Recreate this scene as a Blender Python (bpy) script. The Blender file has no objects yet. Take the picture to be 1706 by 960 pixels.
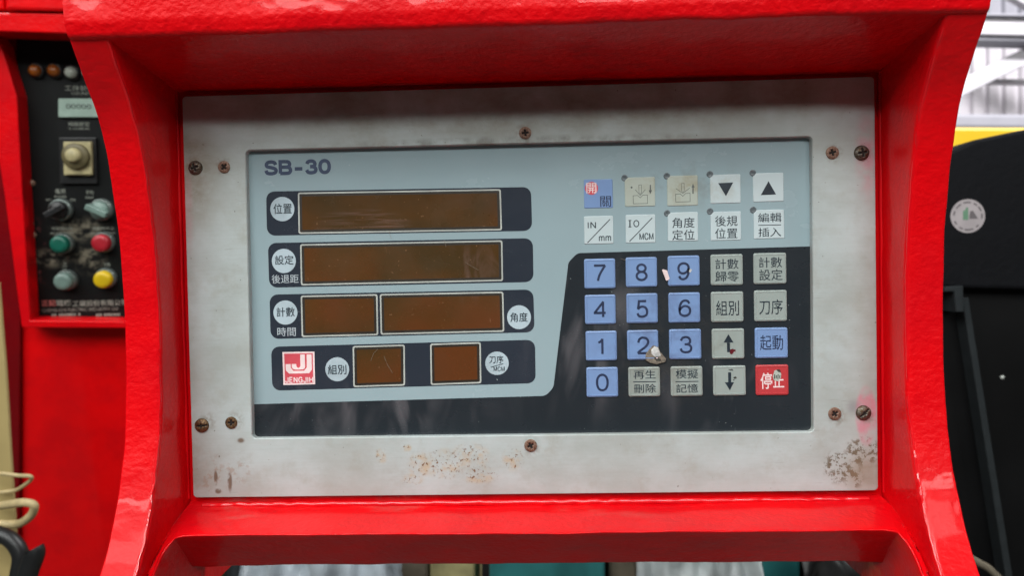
import bpy, bmesh, math, random
from mathutils import Vector, Matrix, noise as mn

random.seed(7)
C = bpy.context.scene.collection
SC = bpy.context.scene

# ------------------------------------------------------------------ camera
# world: x right, z up, the instrument plate lies in the plane y = 0 and faces -y (metres)
F = 1300.0                                   # focal length in photo pixels (photo 1706 x 960)
RIGHT = Vector((0.999221145, 0.034192688, -0.019696775))
DOWN = Vector((-0.018941545, -0.022272657, -0.999572482))
FWD = Vector((-0.034616770, 0.999167047, -0.021607648))
EYE = Vector((0.00621474, -0.39191798, 0.01037508))

cam_d = bpy.data.cameras.new('camera')
cam = bpy.data.objects.new('camera', cam_d); C.objects.link(cam)
UP = -DOWN
cam.matrix_world = Matrix(((RIGHT.x, UP.x, -FWD.x, EYE.x), (RIGHT.y, UP.y, -FWD.y, EYE.y),
                           (RIGHT.z, UP.z, -FWD.z, EYE.z), (0, 0, 0, 1)))
cam_d.sensor_fit = 'HORIZONTAL'; cam_d.sensor_width = 36
cam_d.lens = 36 * F / 1706
cam_d.clip_start = 0.01; cam_d.clip_end = 60
cam_d.dof.use_dof = True; cam_d.dof.focus_distance = 0.385; cam_d.dof.aperture_fstop = 13
SC.camera = cam

# ------------------------------------------------------------------ light
w = bpy.data.worlds.new('World'); SC.world = w; w.use_nodes = True
bg = w.node_tree.nodes['Background']
bg.inputs['Color'].default_value = (0.80, 0.88, 1.0, 1); bg.inputs['Strength'].default_value = 0.025

def area(name, loc, target, sx, sy, power, col):
    l = bpy.data.lights.new(name, 'AREA'); l.shape = 'RECTANGLE'; l.size = sx; l.size_y = sy
    l.energy = power; l.color = col
    o = bpy.data.objects.new(name, l); C.objects.link(o); o.location = loc
    o.rotation_euler = (Vector(target) - Vector(loc)).to_track_quat('-Z', 'Y').to_euler()
    return o
area('ceiling_lamp_row_far', (-0.35, -2.3, 1.11), (0, 0, 0), 4.2, 0.16, 38, (0.96, 0.99, 0.97))
area('ceiling_lamp_row_middle', (-0.35, -2.0, 1.50), (0, 0, 0), 4.2, 0.50, 44, (0.96, 0.99, 0.97))
area('ceiling_lamp_row_near', (-0.95, -1.55, 2.0), (0, 0, 0), 3.6, 0.14, 72, (0.96, 0.99, 0.97))
area('ceiling_lamp_overhead', (-0.35, -0.75, 2.3), (0, 0, 0), 2.4, 0.16, 26, (0.97, 0.98, 1.0))
area('side_fill_right', (2.5, -1.7, 1.4), (0, 0, 0), 0.3, 0.9, 13, (1.0, 0.98, 0.95))  # added side fill without a fitting; brightens the left inner wall
area('side_fill_left', (-2.5, -1.7, 1.4), (0, 0, 0), 0.3, 0.9, 15, (1.0, 0.98, 0.95))  # matching added fill, no fitting; brightens the right inner wall
area('aisle_fill', (2.6, 0.9, 2.6), (1.9, 2.4, 0.4), 1.2, 0.4, 85, (1.0, 0.98, 0.96))  # unseen fill lamp added to brighten the yellow machine
area('hall_wall_fill', (3.4, 1.6, 4.2), (3.8, 5.9, 1.2), 2.2, 0.6, 600, (1.0, 0.98, 1.0))  # lamp added out of view to brighten the corrugated wall

SC.view_settings.view_transform = 'Standard'; SC.view_settings.look = 'None'
SC.view_settings.exposure = -0.32; SC.view_settings.gamma = 1.0
SC.render.engine = 'CYCLES'
SC.cycles.diffuse_bounces = 3; SC.cycles.max_bounces = 6; SC.cycles.use_denoising = True

# ------------------------------------------------------------------ materials
def lin(c):
    f = lambda v: v / 12.92 if v <= 0.04045 else ((v + 0.055) / 1.055) ** 2.4
    return tuple(f(v / 255) for v in c[:3]) + (1,)

class N:
    """small node-graph writer"""
    def __init__(s, name):
        s.m = bpy.data.materials.new(name); s.m.use_nodes = True
        s.t = s.m.node_tree; s.b = s.t.nodes['Principled BSDF']
        s.tc = s.t.nodes.new('ShaderNodeTexCoord'); s.sep = None
    def n(s, k, **kw):
        x = s.t.nodes.new(k)
        for a, v in kw.items(): setattr(x, a, v)
        return x
    def put(s, sock, v):
        if hasattr(v, 'is_linked') or hasattr(v, 'links'): s.t.links.new(v, sock)
        else: sock.default_value = v
    def math(s, op, a, b=0.0, clamp=False):
        x = s.n('ShaderNodeMath', operation=op, use_clamp=clamp)
        s.put(x.inputs[0], a); s.put(x.inputs[1], b); return x.outputs[0]
    def xyz(s):
        if not s.sep:
            s.sep = s.n('ShaderNodeSeparateXYZ'); s.t.links.new(s.tc.outputs['Object'], s.sep.inputs[0])
        return s.sep.outputs
    def coord(s, sc):
        mp = s.n('ShaderNodeMapping'); s.t.links.new(s.tc.outputs['Object'], mp.inputs['Vector'])
        mp.inputs['Scale'].default_value = sc if isinstance(sc, tuple) else (sc, sc, sc)
        return mp.outputs[0]
    def noise(s, sc, detail=3, rough=.55, dist=0.0):
        x = s.n('ShaderNodeTexNoise'); s.t.links.new(s.coord(sc), x.inputs['Vector'])
        x.inputs['Scale'].default_value = 1; x.inputs['Detail'].default_value = detail
        x.inputs['Roughness'].default_value = rough; x.inputs['Distortion'].default_value = dist
        return x.outputs[0]
    def step(s, v, a, b):
        x = s.n('ShaderNodeMapRange', interpolation_type='SMOOTHSTEP')
        s.put(x.inputs[0], v); x.inputs[1].default_value = a; x.inputs[2].default_value = b
        return x.outputs[0]
    def ell(s, cx, cz, rx, rz, soft=.6):
        o = s.xyz()
        a = s.math('DIVIDE', s.math('SUBTRACT', o[0], cx), rx)
        b = s.math('DIVIDE', s.math('SUBTRACT', o[2], cz), rz)
        d = s.math('SQRT', s.math('ADD', s.math('MULTIPLY', a, a), s.math('MULTIPLY', b, b)))
        return s.step(d, 1.0, 1.0 - soft)
    def mul(s, *v):
        r = v[0]
        for q in v[1:]: r = s.math('MULTIPLY', r, q)
        return r
    def mx(s, *v):
        r = v[0]
        for q in v[1:]: r = s.math('MAXIMUM', r, q)
        return r
    def mix(s, f, a, b):
        x = s.n('ShaderNodeMix', data_type='RGBA')
        s.put(x.inputs[0], f); s.put(x.inputs[6], a); s.put(x.inputs[7], b)
        return x.outputs[2]
    def done(s, col, rough=.5, metal=0.0, spec=.5, coat=0.0, bumps=(), coat_rough=.1):
        s.put(s.b.inputs['Base Color'], col); s.put(s.b.inputs['Roughness'], rough)
        s.put(s.b.inputs['Metallic'], metal); s.b.inputs['Specular IOR Level'].default_value = spec
        s.b.inputs['Coat Weight'].default_value = coat; s.b.inputs['Coat Roughness'].default_value = coat_rough
        last = None
        for h, dist in bumps:
            x = s.n('ShaderNodeBump'); s.put(x.inputs['Height'], h)
            x.inputs['Strength'].default_value = 1; x.inputs['Distance'].default_value = dist
            if last: s.t.links.new(last, x.inputs['Normal'])
            last = x.outputs[0]
        if last:
            s.t.links.new(last, s.b.inputs['Normal'])
        return s.m

def simple(name, rgb, rough=.5, metal=0.0, spec=.5, var=.12, vs=60, bump=0.0, bs=400, coat=0.0):
    g = N(name); c = lin(rgb)
    d = tuple(v * (1 - var) for v in c[:3]) + (1,); l = tuple(min(1, v * (1 + var)) for v in c[:3]) + (1,)
    col = g.mix(g.step(g.noise(vs, 4), .3, .7), d, l)
    r = g.math('ADD', g.math('MULTIPLY', g.noise(vs * 2, 3), .16), rough - .08)
    return g.done(col, r, metal, spec, coat, ((g.noise(bs, 3), bump),) if bump else ())

def red_paint(name, bump=.00046, grime=True, rgb=(.70, .0010, .004), coat=.24, cr_=.07):
    g = N(name)
    c = rgb + (1,)
    col = g.mix(g.step(g.noise(22, 5), .35, .7), c, (rgb[0] * .84, rgb[1] * 1.1, rgb[2] * 1.3, 1))
    if grime:
        dust = g.mul(g.step(g.noise((20, 60, 60), 6, .65), .52, .72),
                     g.mx(g.ell(-.148, -.1075, .030, .012, .9), g.ell(.1655, -.112, .022, .010, .9),
                          g.ell(.03, -.107, .05, .006, .9), g.ell(-.06, -.107, .06, .006, .9),
                          g.ell(.1655, -.112, .01, .005, .9)))
        col = g.mix(g.mul(dust, .55), col, (.36, .13, .11, 1))
        hood_mottle = g.mul(g.step(g.noise((90, 200, 200), 5), .5, .66), g.ell(0, .108, .19, .006, .8))  # darker noise patches across the hood's underside
        col = g.mix(g.mul(hood_mottle, .2), col, (.05, .004, .004, 1))
    r = g.math('ADD', g.mul(g.noise(70, 4), .22), .26)
    return g.done(col, r, 0, .14, coat, ((g.noise((330, 330, 390), 2, .5), bump * .75), (g.noise(150, 2, .5), bump * .9), (g.noise(900, 2), bump * .08)), cr_)

M = {}
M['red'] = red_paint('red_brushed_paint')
M['red_rough'] = red_paint('red_hammered_paint', .00062)
M['red_gloss'] = red_paint('red_gloss_paint_bead', .00008, False, (.70, .0012, .005), 1.0, .03)
M['red_far'] = red_paint('red_cabinet_paint', .0006, False, (.80, .001, .003))

def plate_mat():
    g = N('weathered_steel_plate')
    base = g.mix(g.step(g.noise((14, 14, 22), 6, .65), .32, .68), lin((166, 173, 169)), lin((186, 197, 197)))
    base = g.mix(g.mul(g.step(g.noise((60, 60, 60), 5, .7), .5, .72), .3), base, lin((150, 144, 128)))
    grain = g.step(g.noise((30, 30, 900), 4, .7), .35, .75)
    base = g.mix(g.mul(grain, .12), base, lin((158, 156, 150)))
    # scratches
    scr = g.mul(g.step(g.noise((60, 60, 1400), 2, .5, 1.2), .66, .72), g.step(g.noise(25, 2), .5, .62))
    base = g.mix(g.mul(scr, .35), base, lin((120, 116, 108)))
    # tiny dark specks all over
    spk = g.step(g.noise(520, 2, .4), .735, .77)
    base = g.mix(g.mul(spk, .7), base, lin((96, 88, 76)))
    # brown-yellow dirt film: under the hood, round the left screws, along edges
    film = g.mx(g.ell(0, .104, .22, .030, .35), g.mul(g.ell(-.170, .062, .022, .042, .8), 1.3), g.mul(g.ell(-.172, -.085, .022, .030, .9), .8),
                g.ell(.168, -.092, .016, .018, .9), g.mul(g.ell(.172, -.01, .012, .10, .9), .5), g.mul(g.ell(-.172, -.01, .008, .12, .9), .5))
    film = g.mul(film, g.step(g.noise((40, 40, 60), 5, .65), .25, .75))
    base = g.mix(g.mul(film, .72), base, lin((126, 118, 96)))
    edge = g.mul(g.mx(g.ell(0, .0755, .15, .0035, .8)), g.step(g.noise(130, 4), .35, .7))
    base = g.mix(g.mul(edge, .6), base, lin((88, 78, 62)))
    # rust blooms
    n1 = g.noise(560, 4, .7, .3)
    halo = g.step(g.noise(160, 3, .6), .42, .68)
    reg = g.mx(g.ell(-.0555, -.0868, .008, .0075, .5), g.ell(-.0435, -.0868, .013, .0095, .6), g.ell(-.0305, -.0835, .013, .0085, .6),
               g.ell(-.026, -.0925, .012, .0055, .6), g.ell(-.0085, -.0845, .0065, .008, .6), g.ell(-.0755, -.0825, .004, .005, .6),
               g.ell(-.0625, -.0785, .0035, .0025, .6), g.ell(-.060, -.0945, .007, .004, .6))
    base = g.mix(g.mul(reg, halo, .50), base, lin((190, 152, 90)))
    base = g.mix(g.mul(reg, g.step(n1, .565, .615), .9), base, lin((112, 72, 28)))
    # brown crust, lower right corner
    r2 = g.mx(g.ell(.1655, -.083, .0105, .009, .45), g.ell(.1535, -.0905, .009, .010, .5), g.ell(.1610, -.0955, .006, .008, .6))
    base = g.mix(g.mul(r2, g.step(g.noise(260, 4, .7), .49, .56), .88), base, lin((98, 84, 62)))
    base = g.mix(g.mul(g.ell(.166, -.093, .014, .014, .9), .35), base, lin((140, 122, 96)))
    # scuffs in the lower left corner
    r3 = g.mx(g.ell(-.161, -.0925, .0013, .0048, .5), g.ell(-.1538, -.0945, .0016, .0070, .6), g.ell(-.1600, -.0995, .0022, .0018, .6),
              g.ell(-.1475, -.0735, .0026, .0018, .7))
    base = g.mix(g.mul(r3, g.step(g.noise((260, 260, 150), 3), .35, .5), .85), base, lin((104, 78, 56)))
    r4 = g.mx(g.ell(-.163, -.092, .014, .018, .8), g.ell(-.150, -.088, .012, .012, .8))
    base = g.mix(g.mul(r4, g.step(g.noise(200, 5, .7), .50, .62), .45), base, lin((150, 118, 92)))
    for sx, sz in ((-.1675, .0668), (-.1528, .0665), (-.1645, -.0635), (-.1497, -.0630), (.1530, .0655), (.1680, .0650), (.1535, -.0655), (.1683, -.0655), (-.0002, .0790), (.0010, -.0785)):
        base = g.mix(g.mul(g.ell(sx, sz, .0062, .0068, .75), g.step(g.noise(380, 3, .6), .38, .62), .45), base, lin((112, 92, 66)))
    # pink overspray of the red paint
    pk = g.mul(g.mx(g.mul(g.ell(.1675, -.0650, .0062, .0165, .3), 1.0), g.mul(g.ell(.1690, .0640, .0075, .030, .9), .75),
                    g.mul(g.ell(-.1715, .045, .0035, .030, .8), .35)), g.step(g.noise(110, 4), .30, .62))
    base = g.mix(g.mul(pk, .55), base, lin((214, 92, 124)))
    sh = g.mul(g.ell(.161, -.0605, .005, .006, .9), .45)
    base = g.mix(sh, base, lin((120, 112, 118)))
    rough = g.math('ADD', g.mul(g.noise(40, 4), .2), .40)
    return g.done(base, rough, .12, .4, 0, ((g.noise((60, 60, 500), 3), .00004), (g.noise(300, 3), .00006)))
M['plate'] = plate_mat()

def film_mat(name, rgb, dirt=(120, 118, 104), amt=.35, rough=.22, bump=.00003, keyring=True, spec=.5, refl_haze=.0):
    g = N(name); c = lin(rgb)
    base = g.mix(g.step(g.noise((14, 14, 10), 4), .3, .75), c, tuple(v * 1.08 for v in c[:3]) + (1,))
    # grime gathers where fingers press
    if keyring:
        k = g.mx(g.ell(.080, .052, .045, .018, .9), g.mul(g.ell(.068, -.030, .048, .046, .8), .95))
        k = g.mul(k, g.step(g.noise(110, 5, .65), .40, .66))
        base = g.mix(g.mul(k, amt), base, lin(dirt))
    sp = g.mul(g.step(g.noise(900, 1, .4), .80, .83), g.step(g.noise(40, 2), .45, .6))
    base = g.mix(g.mul(sp, .6), base, lin((190, 200, 200)))
    sc = g.mul(g.step(g.noise((900, 900, 40), 2, .5, 1.5), .72, .76), g.step(g.noise(30, 2), .52, .62))
    base = g.mix(g.mul(sc, .08), base, lin((150, 160, 165)))
    hz = g.mul(g.step(g.noise((34, 34, 12), 3, .5, 1.6), .50, .74), g.mx(g.ell(-.08, -.055, .09, .03, .8), g.ell(.10, -.058, .06, .03, .9), g.ell(.03, -.02, .05, .06, .9)))  # pale haze painted into the colour as soft reflections on the film
    base = g.mix(g.mul(hz, refl_haze), base, lin((128, 124, 128)))
    r = g.math('ADD', g.mul(g.noise((25, 25, 40), 5, .65), .28), rough - .12)
    return g.done(base, r, 0, spec, 0, ((g.noise(45, 2), .00028), (g.noise(1500, 2), bump * .4)))
M['film'] = film_mat('pale_blue_grey_membrane', (148, 168, 174))
M['field'] = film_mat('charcoal_membrane_print', (38, 43, 48), (70, 66, 60), .3, .24, refl_haze=.42)
M['surround'] = film_mat('slate_display_surround', (44, 50, 60), (70, 66, 60), .2, .24, keyring=False, refl_haze=.2)
M['rim'] = simple('pale_rim_print', (178, 182, 176), .35)
M['key_white'] = film_mat('white_key_cap', (190, 204, 207), (150, 142, 118), .5, .3)
M['key_worn'] = film_mat('yellowed_key_cap', (174, 182, 172), (150, 140, 112), .6, .34)
M['key_grey'] = film_mat('grey_key_cap', (150, 160, 156), (120, 116, 104), .5, .3)
M['key_blue'] = film_mat('blue_key_cap', (120, 148, 192), (92, 104, 140), .55, .3)
M['key_red'] = film_mat('red_key_cap', (184, 60, 64), (130, 50, 50), .4, .3)
M['ink'] = simple('dark_printed_ink', (34, 44, 54), .4, var=.25, vs=300)
M['ink_soft'] = simple('worn_grey_ink', (88, 92, 90), .45, var=.3, vs=500)
M['ink_blue'] = simple('navy_printed_ink', (40, 50, 78), .4, var=.25, vs=300)
M['ink_title'] = simple('slate_blue_ink', (52, 66, 94), .4, var=.15, vs=300)
M['white_ink'] = simple('pinkish_white_ink', (236, 214, 214), .4)
M['grey_ink'] = simple('light_grey_ink', (170, 180, 186), .4)
M['roundel'] = simple('pale_roundel_print', (172, 188, 196), .35)
M['red_print'] = simple('dull_red_print', (206, 78, 90), .4)
M['torn'] = simple('torn_film_backing', (196, 196, 194), .35, var=.3, vs=500)
M['torn_edge'] = simple('brown_torn_edge', (118, 108, 96), .5, var=.4, vs=700, bump=.0002, bs=900)
M['torn_dark'] = simple('dark_worn_spot', (58, 56, 50), .6, var=.4, vs=700)
M['dried_paint'] = simple('dark_red_paint_speck', (92, 14, 26), .4)
M['scratch'] = simple('hairline_scratch_grey', (134, 120, 104), .4)
M['led_off'] = simple('unlit_smoky_lens', (96, 104, 108), .3, var=.3, vs=600)

def amber():
    g = N('brown_display_filter')
    base = g.mix(g.step(g.noise((22, 22, 30), 4), .3, .7), lin((68, 50, 24)), lin((86, 56, 24)))
    base = g.mix(g.mul(g.step(g.noise((12, 12, 12), 3), .45, .65), .75), base, lin((98, 52, 24)))
    base = g.mix(g.mul(g.step(g.noise(700, 1), .74, .78), .35), base, lin((150, 112, 80)))
    sc = g.mul(g.step(g.noise((500, 500, 60), 2, .5, 2), .72, .75), g.step(g.noise(50, 2), .5, .62))
    base = g.mix(g.mul(sc, .3), base, lin((150, 110, 80)))
    refl = g.mx(g.mul(g.ell(-.083, .0355, .03, .010, .8), g.step(g.noise((30, 30, 420), 3, .6, .5), .42, .7)), g.mul(g.ell(-.03, .01, .04, .02, .9), .4, g.step(g.noise((90, 90, 30), 3, .6, 1), .5, .7)))  # pale streaks painted in as reflections on the display windows
    base = g.mix(g.mul(refl, .5), base, lin((150, 118, 112)))
    return g.done(base, g.math('ADD', g.mul(g.noise(40, 4), .25), .15), 0, .5, 0, ((g.noise(45, 2), .00028),))
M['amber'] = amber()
M['amber_edge_shade'] = simple('painted_shadow_brown', (34, 26, 16), .5)  # dark brown painted as the inner shadow round each display pane

def rusty(name, a, b, metal=.6):
    g = N(name)
    base = g.mix(g.step(g.noise(900, 4, .7), .4, .6), lin(a), lin(b))
    return g.done(base, .5, metal, .5, 0, ((g.noise(1500, 3), .00012),))
M['screw_rust'] = rusty('rusted_screw_steel', (104, 74, 58), (140, 112, 96), .35)
M['screw_grey'] = rusty('tarnished_screw_steel', (112, 108, 100), (84, 66, 48), .75)
M['screw_brass'] = rusty('yellowed_screw_steel', (122, 96, 66), (74, 52, 36), .6)
M['screw_slot'] = simple('grimy_screw_recess', (24, 15, 10), .8)

M['black_panel'] = simple('black_anodised_panel', (26, 29, 29), .5, var=.4, vs=30)
def grimy_black():
    g = N('worn_black_panel')
    base = g.mix(g.step(g.noise(18, 4), .3, .7), lin((4, 6, 6)), lin((9, 12, 12)))
    o = g.xyz()
    m = g.mx(g.ell(-.018, .062, .05, .022, .8), g.ell(-.0615, .022, .032, .018, .8), g.ell(-.012, .021, .03, .03, .9))
    base = g.mix(g.mul(m, g.step(g.noise((45, 45, 70), 6, .7), .44, .60), .8), base, lin((124, 118, 102)))
    m2 = g.ell(-.078, .03, .016, .06, .8)
    base = g.mix(g.mul(m2, g.step(g.noise(60, 5, .7), .52, .66), .7), base, lin((120, 66, 66)))
    return g.done(base, .5, 0, .25)
M['grimy_black'] = grimy_black()
M['legend_far'] = simple('faded_white_lettering', (138, 142, 132), .5, var=.4, vs=300)
M['legend_red'] = simple('faded_red_lettering', (170, 96, 90), .5)
M['collar'] = simple('grey_button_collar', (112, 122, 118), .3, .5)
M['cap_green'] = simple('green_button_cap', (4, 88, 72), .4)
M['cap_red'] = simple('red_button_cap', (160, 24, 38), .4)
M['cap_grey'] = simple('pale_green_grey_cap', (104, 126, 118), .4)
M['cap_yellow'] = simple('yellow_button_cap', (204, 172, 14), .4)
M['amber_lamp'] = simple('orange_lens', (140, 74, 16), .3)
M['white_lamp'] = simple('milky_lens', (164, 172, 160), .35)
M['cream'] = simple('yellowed_cream_plastic', (166, 156, 116), .5, var=.2, vs=90)
M['counter'] = simple('pale_green_counter_face', (150, 172, 160), .4)
M['black_plastic'] = simple('black_plastic', (24, 25, 26), .4, bump=.0001, bs=600)
M['white_panel'] = simple('white_corrugated_sheet', (206, 202, 207), .5, var=.05, vs=2)
M['white_steel'] = simple('white_painted_steel', (196, 194, 199), .4, var=.05, vs=3)
M['grey_steel'] = simple('grey_painted_steel', (150, 150, 158), .5, var=.08, vs=3)
M['yellow'] = simple('yellow_machine_paint', (244, 200, 40), .4, var=.05, vs=5)
M['navy_black'] = simple('navy_black_cover', (12, 13, 17), .7, spec=.15, var=.25, vs=9, bump=.0008, bs=120)
M['gloss_black'] = simple('satin_black_sheet', (9, 9, 10), .5, spec=.2, var=.25, vs=6)
M['strip_grey'] = simple('dark_grey_trim', (40, 44, 46), .7, spec=.15)
M['sticker'] = simple('faded_sticker', (160, 152, 154), .5, var=.08, vs=40)
M['sticker_ink'] = simple('sticker_grey_ink', (98, 92, 94), .5)
M['sticker_green'] = simple('sticker_green_ink', (96, 134, 108), .5)
M['teal'] = simple('teal_machine_paint', (44, 112, 112), .4, var=.25, vs=20)
M['wood'] = simple('dull_straw_board', (158, 150, 106), .7, var=.3, vs=25)
M['brown'] = simple('brown_grey_post', (112, 104, 88), .7, var=.3, vs=25)
M['sheet'] = simple('pale_grey_plastic_sheet', (166, 176, 184), .35, var=.15, vs=14)
M['sheet2'] = simple('white_plastic_sheet', (176, 184, 184), .35, var=.2, vs=14)
M['dark_cloth'] = simple('black_wrapping', (34, 34, 34), .4, var=.5, vs=20)
M['beige'] = simple('beige_painted_post', (158, 140, 92), .5, var=.1, vs=8)
M['cord'] = simple('beige_cord', (176, 158, 116), .6, var=.15, vs=80)
M['concrete'] = simple('dark_concrete', (92, 90, 86), .8, var=.2, vs=3)
M['disc_grey'] = simple('dull_metal_disc', (110, 112, 108), .4, .6)

# ------------------------------------------------------------------ helpers
def put(o, parent):
    if parent is not None:
        o.parent = parent
        o.matrix_parent_inverse = parent_inv(parent)
def parent_inv(p):
    return p['_inv_m'] if False else Matrix.Translation(-BASE.get(p.name, Vector((0, 0, 0))))
BASE = {}
def absbase(o): return BASE.get(o.name, Vector((0, 0, 0)))

def link(name, me, mats, parent=None, smooth=False, label=None):
    o = bpy.data.objects.new(name, me); C.objects.link(o)
    for m in (mats if isinstance(mats, (list, tuple)) else [mats]): me.materials.append(m)
    if smooth: me.polygons.foreach_set('use_smooth', [True] * len(me.polygons))
    put(o, parent)
    if label: o['label'] = label
    return o
def mesh(name, vs, fs):
    me = bpy.data.meshes.new(name); me.from_pydata([tuple(v) for v in vs], [], fs); me.update(); return me
def thing(name, label, cat, loc=(0, 0, 0), group=None, matrix=None):
    """Empty at the thing's base; its parts keep coordinates of the frame they are modelled in"""
    o = bpy.data.objects.new(name, None); C.objects.link(o); o.empty_display_size = .02
    o['label'] = label; o['category'] = cat
    if group: o['group'] = group
    L = Vector(loc); BASE[o.name] = L
    o.matrix_world = (matrix or Matrix.Identity(4)) @ Matrix.Translation(L)
    return o
def tag(o, label, cat, group=None):
    o['label'] = label; o['category'] = cat
    if group: o['group'] = group
    return o
def struct(o): o['kind'] = 'structure'; return o

class Frame:
    """a working plane in the place; P() turns a measured photo pixel into (x, z) on it at height d"""
    def __init__(s, origin=Vector((0, 0, 0)), pitch=0, yaw=0):
        s.m = Matrix.Translation(origin) @ Matrix.Rotation(yaw, 4, 'Z') @ Matrix.Rotation(pitch, 4, 'X')
        s.i = s.m.inverted()
        s.e = s.i @ EYE
    def P(s, px, py, d=0.0):
        v = RIGHT * ((px - 853) / F) + DOWN * ((py - 480) / F) + FWD
        v = s.i.to_3x3() @ v
        t = (-d - s.e.y) / v.y
        q = s.e + v * t
        return Vector((q.x, q.z))
F0 = Frame()

def rounded(pts, r, n=6):
    out = []; k = len(pts); rr = r if isinstance(r, (list, tuple)) else [r] * k
    for i in range(k):
        a, b, c = Vector(pts[i - 1]), Vector(pts[i]), Vector(pts[(i + 1) % k])
        if rr[i] <= 0: out += [b.copy() for _ in range(1)] ; continue
        u = (a - b); v = (c - b); lu, lv = u.length, v.length; u.normalize(); v.normalize()
        ang = u.angle(v); t = min(rr[i] / max(math.tan(ang / 2), 1e-4), lu * .49, lv * .49)
        p0, p1 = b + u * t, b + v * t
        for j in range(n + 1):
            s = j / n
            # circular-ish corner
            w0, w1, w2 = (1 - s) ** 2, 2 * s * (1 - s) * .82, s * s
            out.append((p0 * w0 + b * w1 + p1 * w2) / (w0 + w1 + w2))
    return out
def inset(loop, d):
    k = len(loop); out = []
    area_ = sum(loop[i - 1].x * loop[i].y - loop[i].x * loop[i - 1].y for i in range(k))
    sg = 1 if area_ > 0 else -1
    for i in range(k):
        a = loop[i] - loop[i - 1]; b = loop[(i + 1) % k] - loop[i]
        if a.length < 1e-9: a = b
        if b.length < 1e-9: b = a
        na = Vector((-a.y, a.x)).normalized() * sg; nb = Vector((-b.y, b.x)).normalized() * sg
        m = (na + nb); m = m / max(m.length_squared / 2, .5)
        out.append(loop[i] + m * d)
    return out
def prism(loop, d0, d1, bev=0.0, hole=None, name='m'):
    """outline in (x,z), from height d0 (towards the wall) up to d1 (towards the viewer, -y)"""
    k = len(loop); vs = []; fs = []
    rings = [(loop, d0), (loop, d1 - bev)]
    if bev:
        rings += [(inset(loop, bev * .3), d1 - bev * .3), (inset(loop, bev), d1)]
    for lp, d in rings: vs += [(p.x, -d, p.y) for p in lp]
    for r in range(len(rings) - 1):
        for i in range(k):
            j = (i + 1) % k
            fs.append((r * k + i, r * k + j, (r + 1) * k + j, (r + 1) * k + i))
    top = (len(rings) - 1) * k
    if hole is None:
        fs.append(tuple(range(top, top + k)))
    else:
        b = len(vs)
        assert len(hole) == k
        hr = [(inset(hole, -bev), d1), (hole, d1 - bev), (hole, d0)] if bev else [(hole, d1), (hole, d0)]
        for lp, d in hr: vs += [(p.x, -d, p.y) for p in lp]
        for i in range(k):
            j = (i + 1) % k; fs.append((top + i, top + j, b + j, b + i))
            for r in range(len(hr) - 1):
                fs.append((b + r * k + i, b + r * k + j, b + (r + 1) * k + j, b + (r + 1) * k + i))
    me = mesh(name, vs, fs)
    bm = bmesh.new(); bm.from_mesh(me); bmesh.ops.recalc_face_normals(bm, faces=bm.faces)
    # open backs: make sure the front faces the viewer
    f = max(bm.faces, key=lambda q: (-q.calc_center_median().y, q.calc_area()))
    if f.normal.y > 0:
        for q in bm.faces: q.normal_flip()
    bm.to_mesh(me); bm.free()
    return me
def pxloop(fr, pts, d, r=0.0, n=6):
    return rounded([fr.P(x, y, d) for x, y in pts], r, n)
def flat(name, loop, d, mat, parent, th=.00006, hole=None, bev=0.0):
    return link(name, prism(loop, d, d + th, bev, hole, name), mat, parent)
def circle(c, r, n=32): return [Vector((c.x + r * math.cos(2 * math.pi * i / n), c.y + r * math.sin(2 * math.pi * i / n))) for i in range(n)]
def line_loop(a, b, wd):
    t = (b - a).normalized(); nrm = Vector((-t.y, t.x)) * wd / 2
    return [a + nrm, b + nrm, b - nrm, a - nrm]
def lathe(name, prof, c, d, mat, parent, n=32, smooth=True):
    """profile [(radius, height)] about the axis pointing at the viewer; c=(x,z)"""
    vs = []; fs = []
    for r, h in prof:
        for i in range(n):
            a = 2 * math.pi * i / n; vs.append((c[0] + r * math.cos(a), -(d + h), c[1] + r * math.sin(a)))
    for k in range(len(prof) - 1):
        for i in range(n):
            j = (i + 1) % n; fs.append((k * n + i, (k + 1) * n + i, (k + 1) * n + j, k * n + j))
    fs.append(tuple((len(prof) - 1) * n + i for i in range(n))[::-1])
    me = mesh(name, vs, fs)
    bm = bmesh.new(); bm.from_mesh(me); bmesh.ops.remove_doubles(bm, verts=bm.verts, dist=1e-7)
    bmesh.ops.recalc_face_normals(bm, faces=bm.faces)
    f = max(bm.faces, key=lambda q: -q.calc_center_median().y)
    if f.normal.y > 0:
        for q in bm.faces: q.normal_flip()
    bm.to_mesh(me); bm.free()
    return link(name, me, mat, parent, smooth)
def text_mesh(s, x0, z0, x1, z1, d, off=0.0, shear=0.0, th=.00004):
    cu = bpy.data.curves.new('txt', 'FONT'); cu.body = s; cu.size = 1; cu.offset = off; cu.resolution_u = 4
    cu.extrude = .01; cu.fill_mode = 'BOTH'; cu.shear = shear
    o = bpy.data.objects.new('txt', cu); C.objects.link(o)
    bpy.context.view_layer.update()
    me = bpy.data.meshes.new_from_object(o.evaluated_get(bpy.context.evaluated_depsgraph_get()))
    bpy.data.objects.remove(o); bpy.data.curves.remove(cu)
    xs = [v.co.x for v in me.vertices]; ys = [v.co.y for v in me.vertices]
    ax, bx, ay, by = min(xs), max(xs), min(ys), max(ys)
    for v in me.vertices:
        v.co = Vector((x0 + (v.co.x - ax) / (bx - ax) * (x1 - x0), -(d + (th if v.co.z > 0 else 0)),
                       z0 + (v.co.y - ay) / (by - ay) * (z1 - z0)))
    me.update(); me.materials.clear()
    return me
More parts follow.
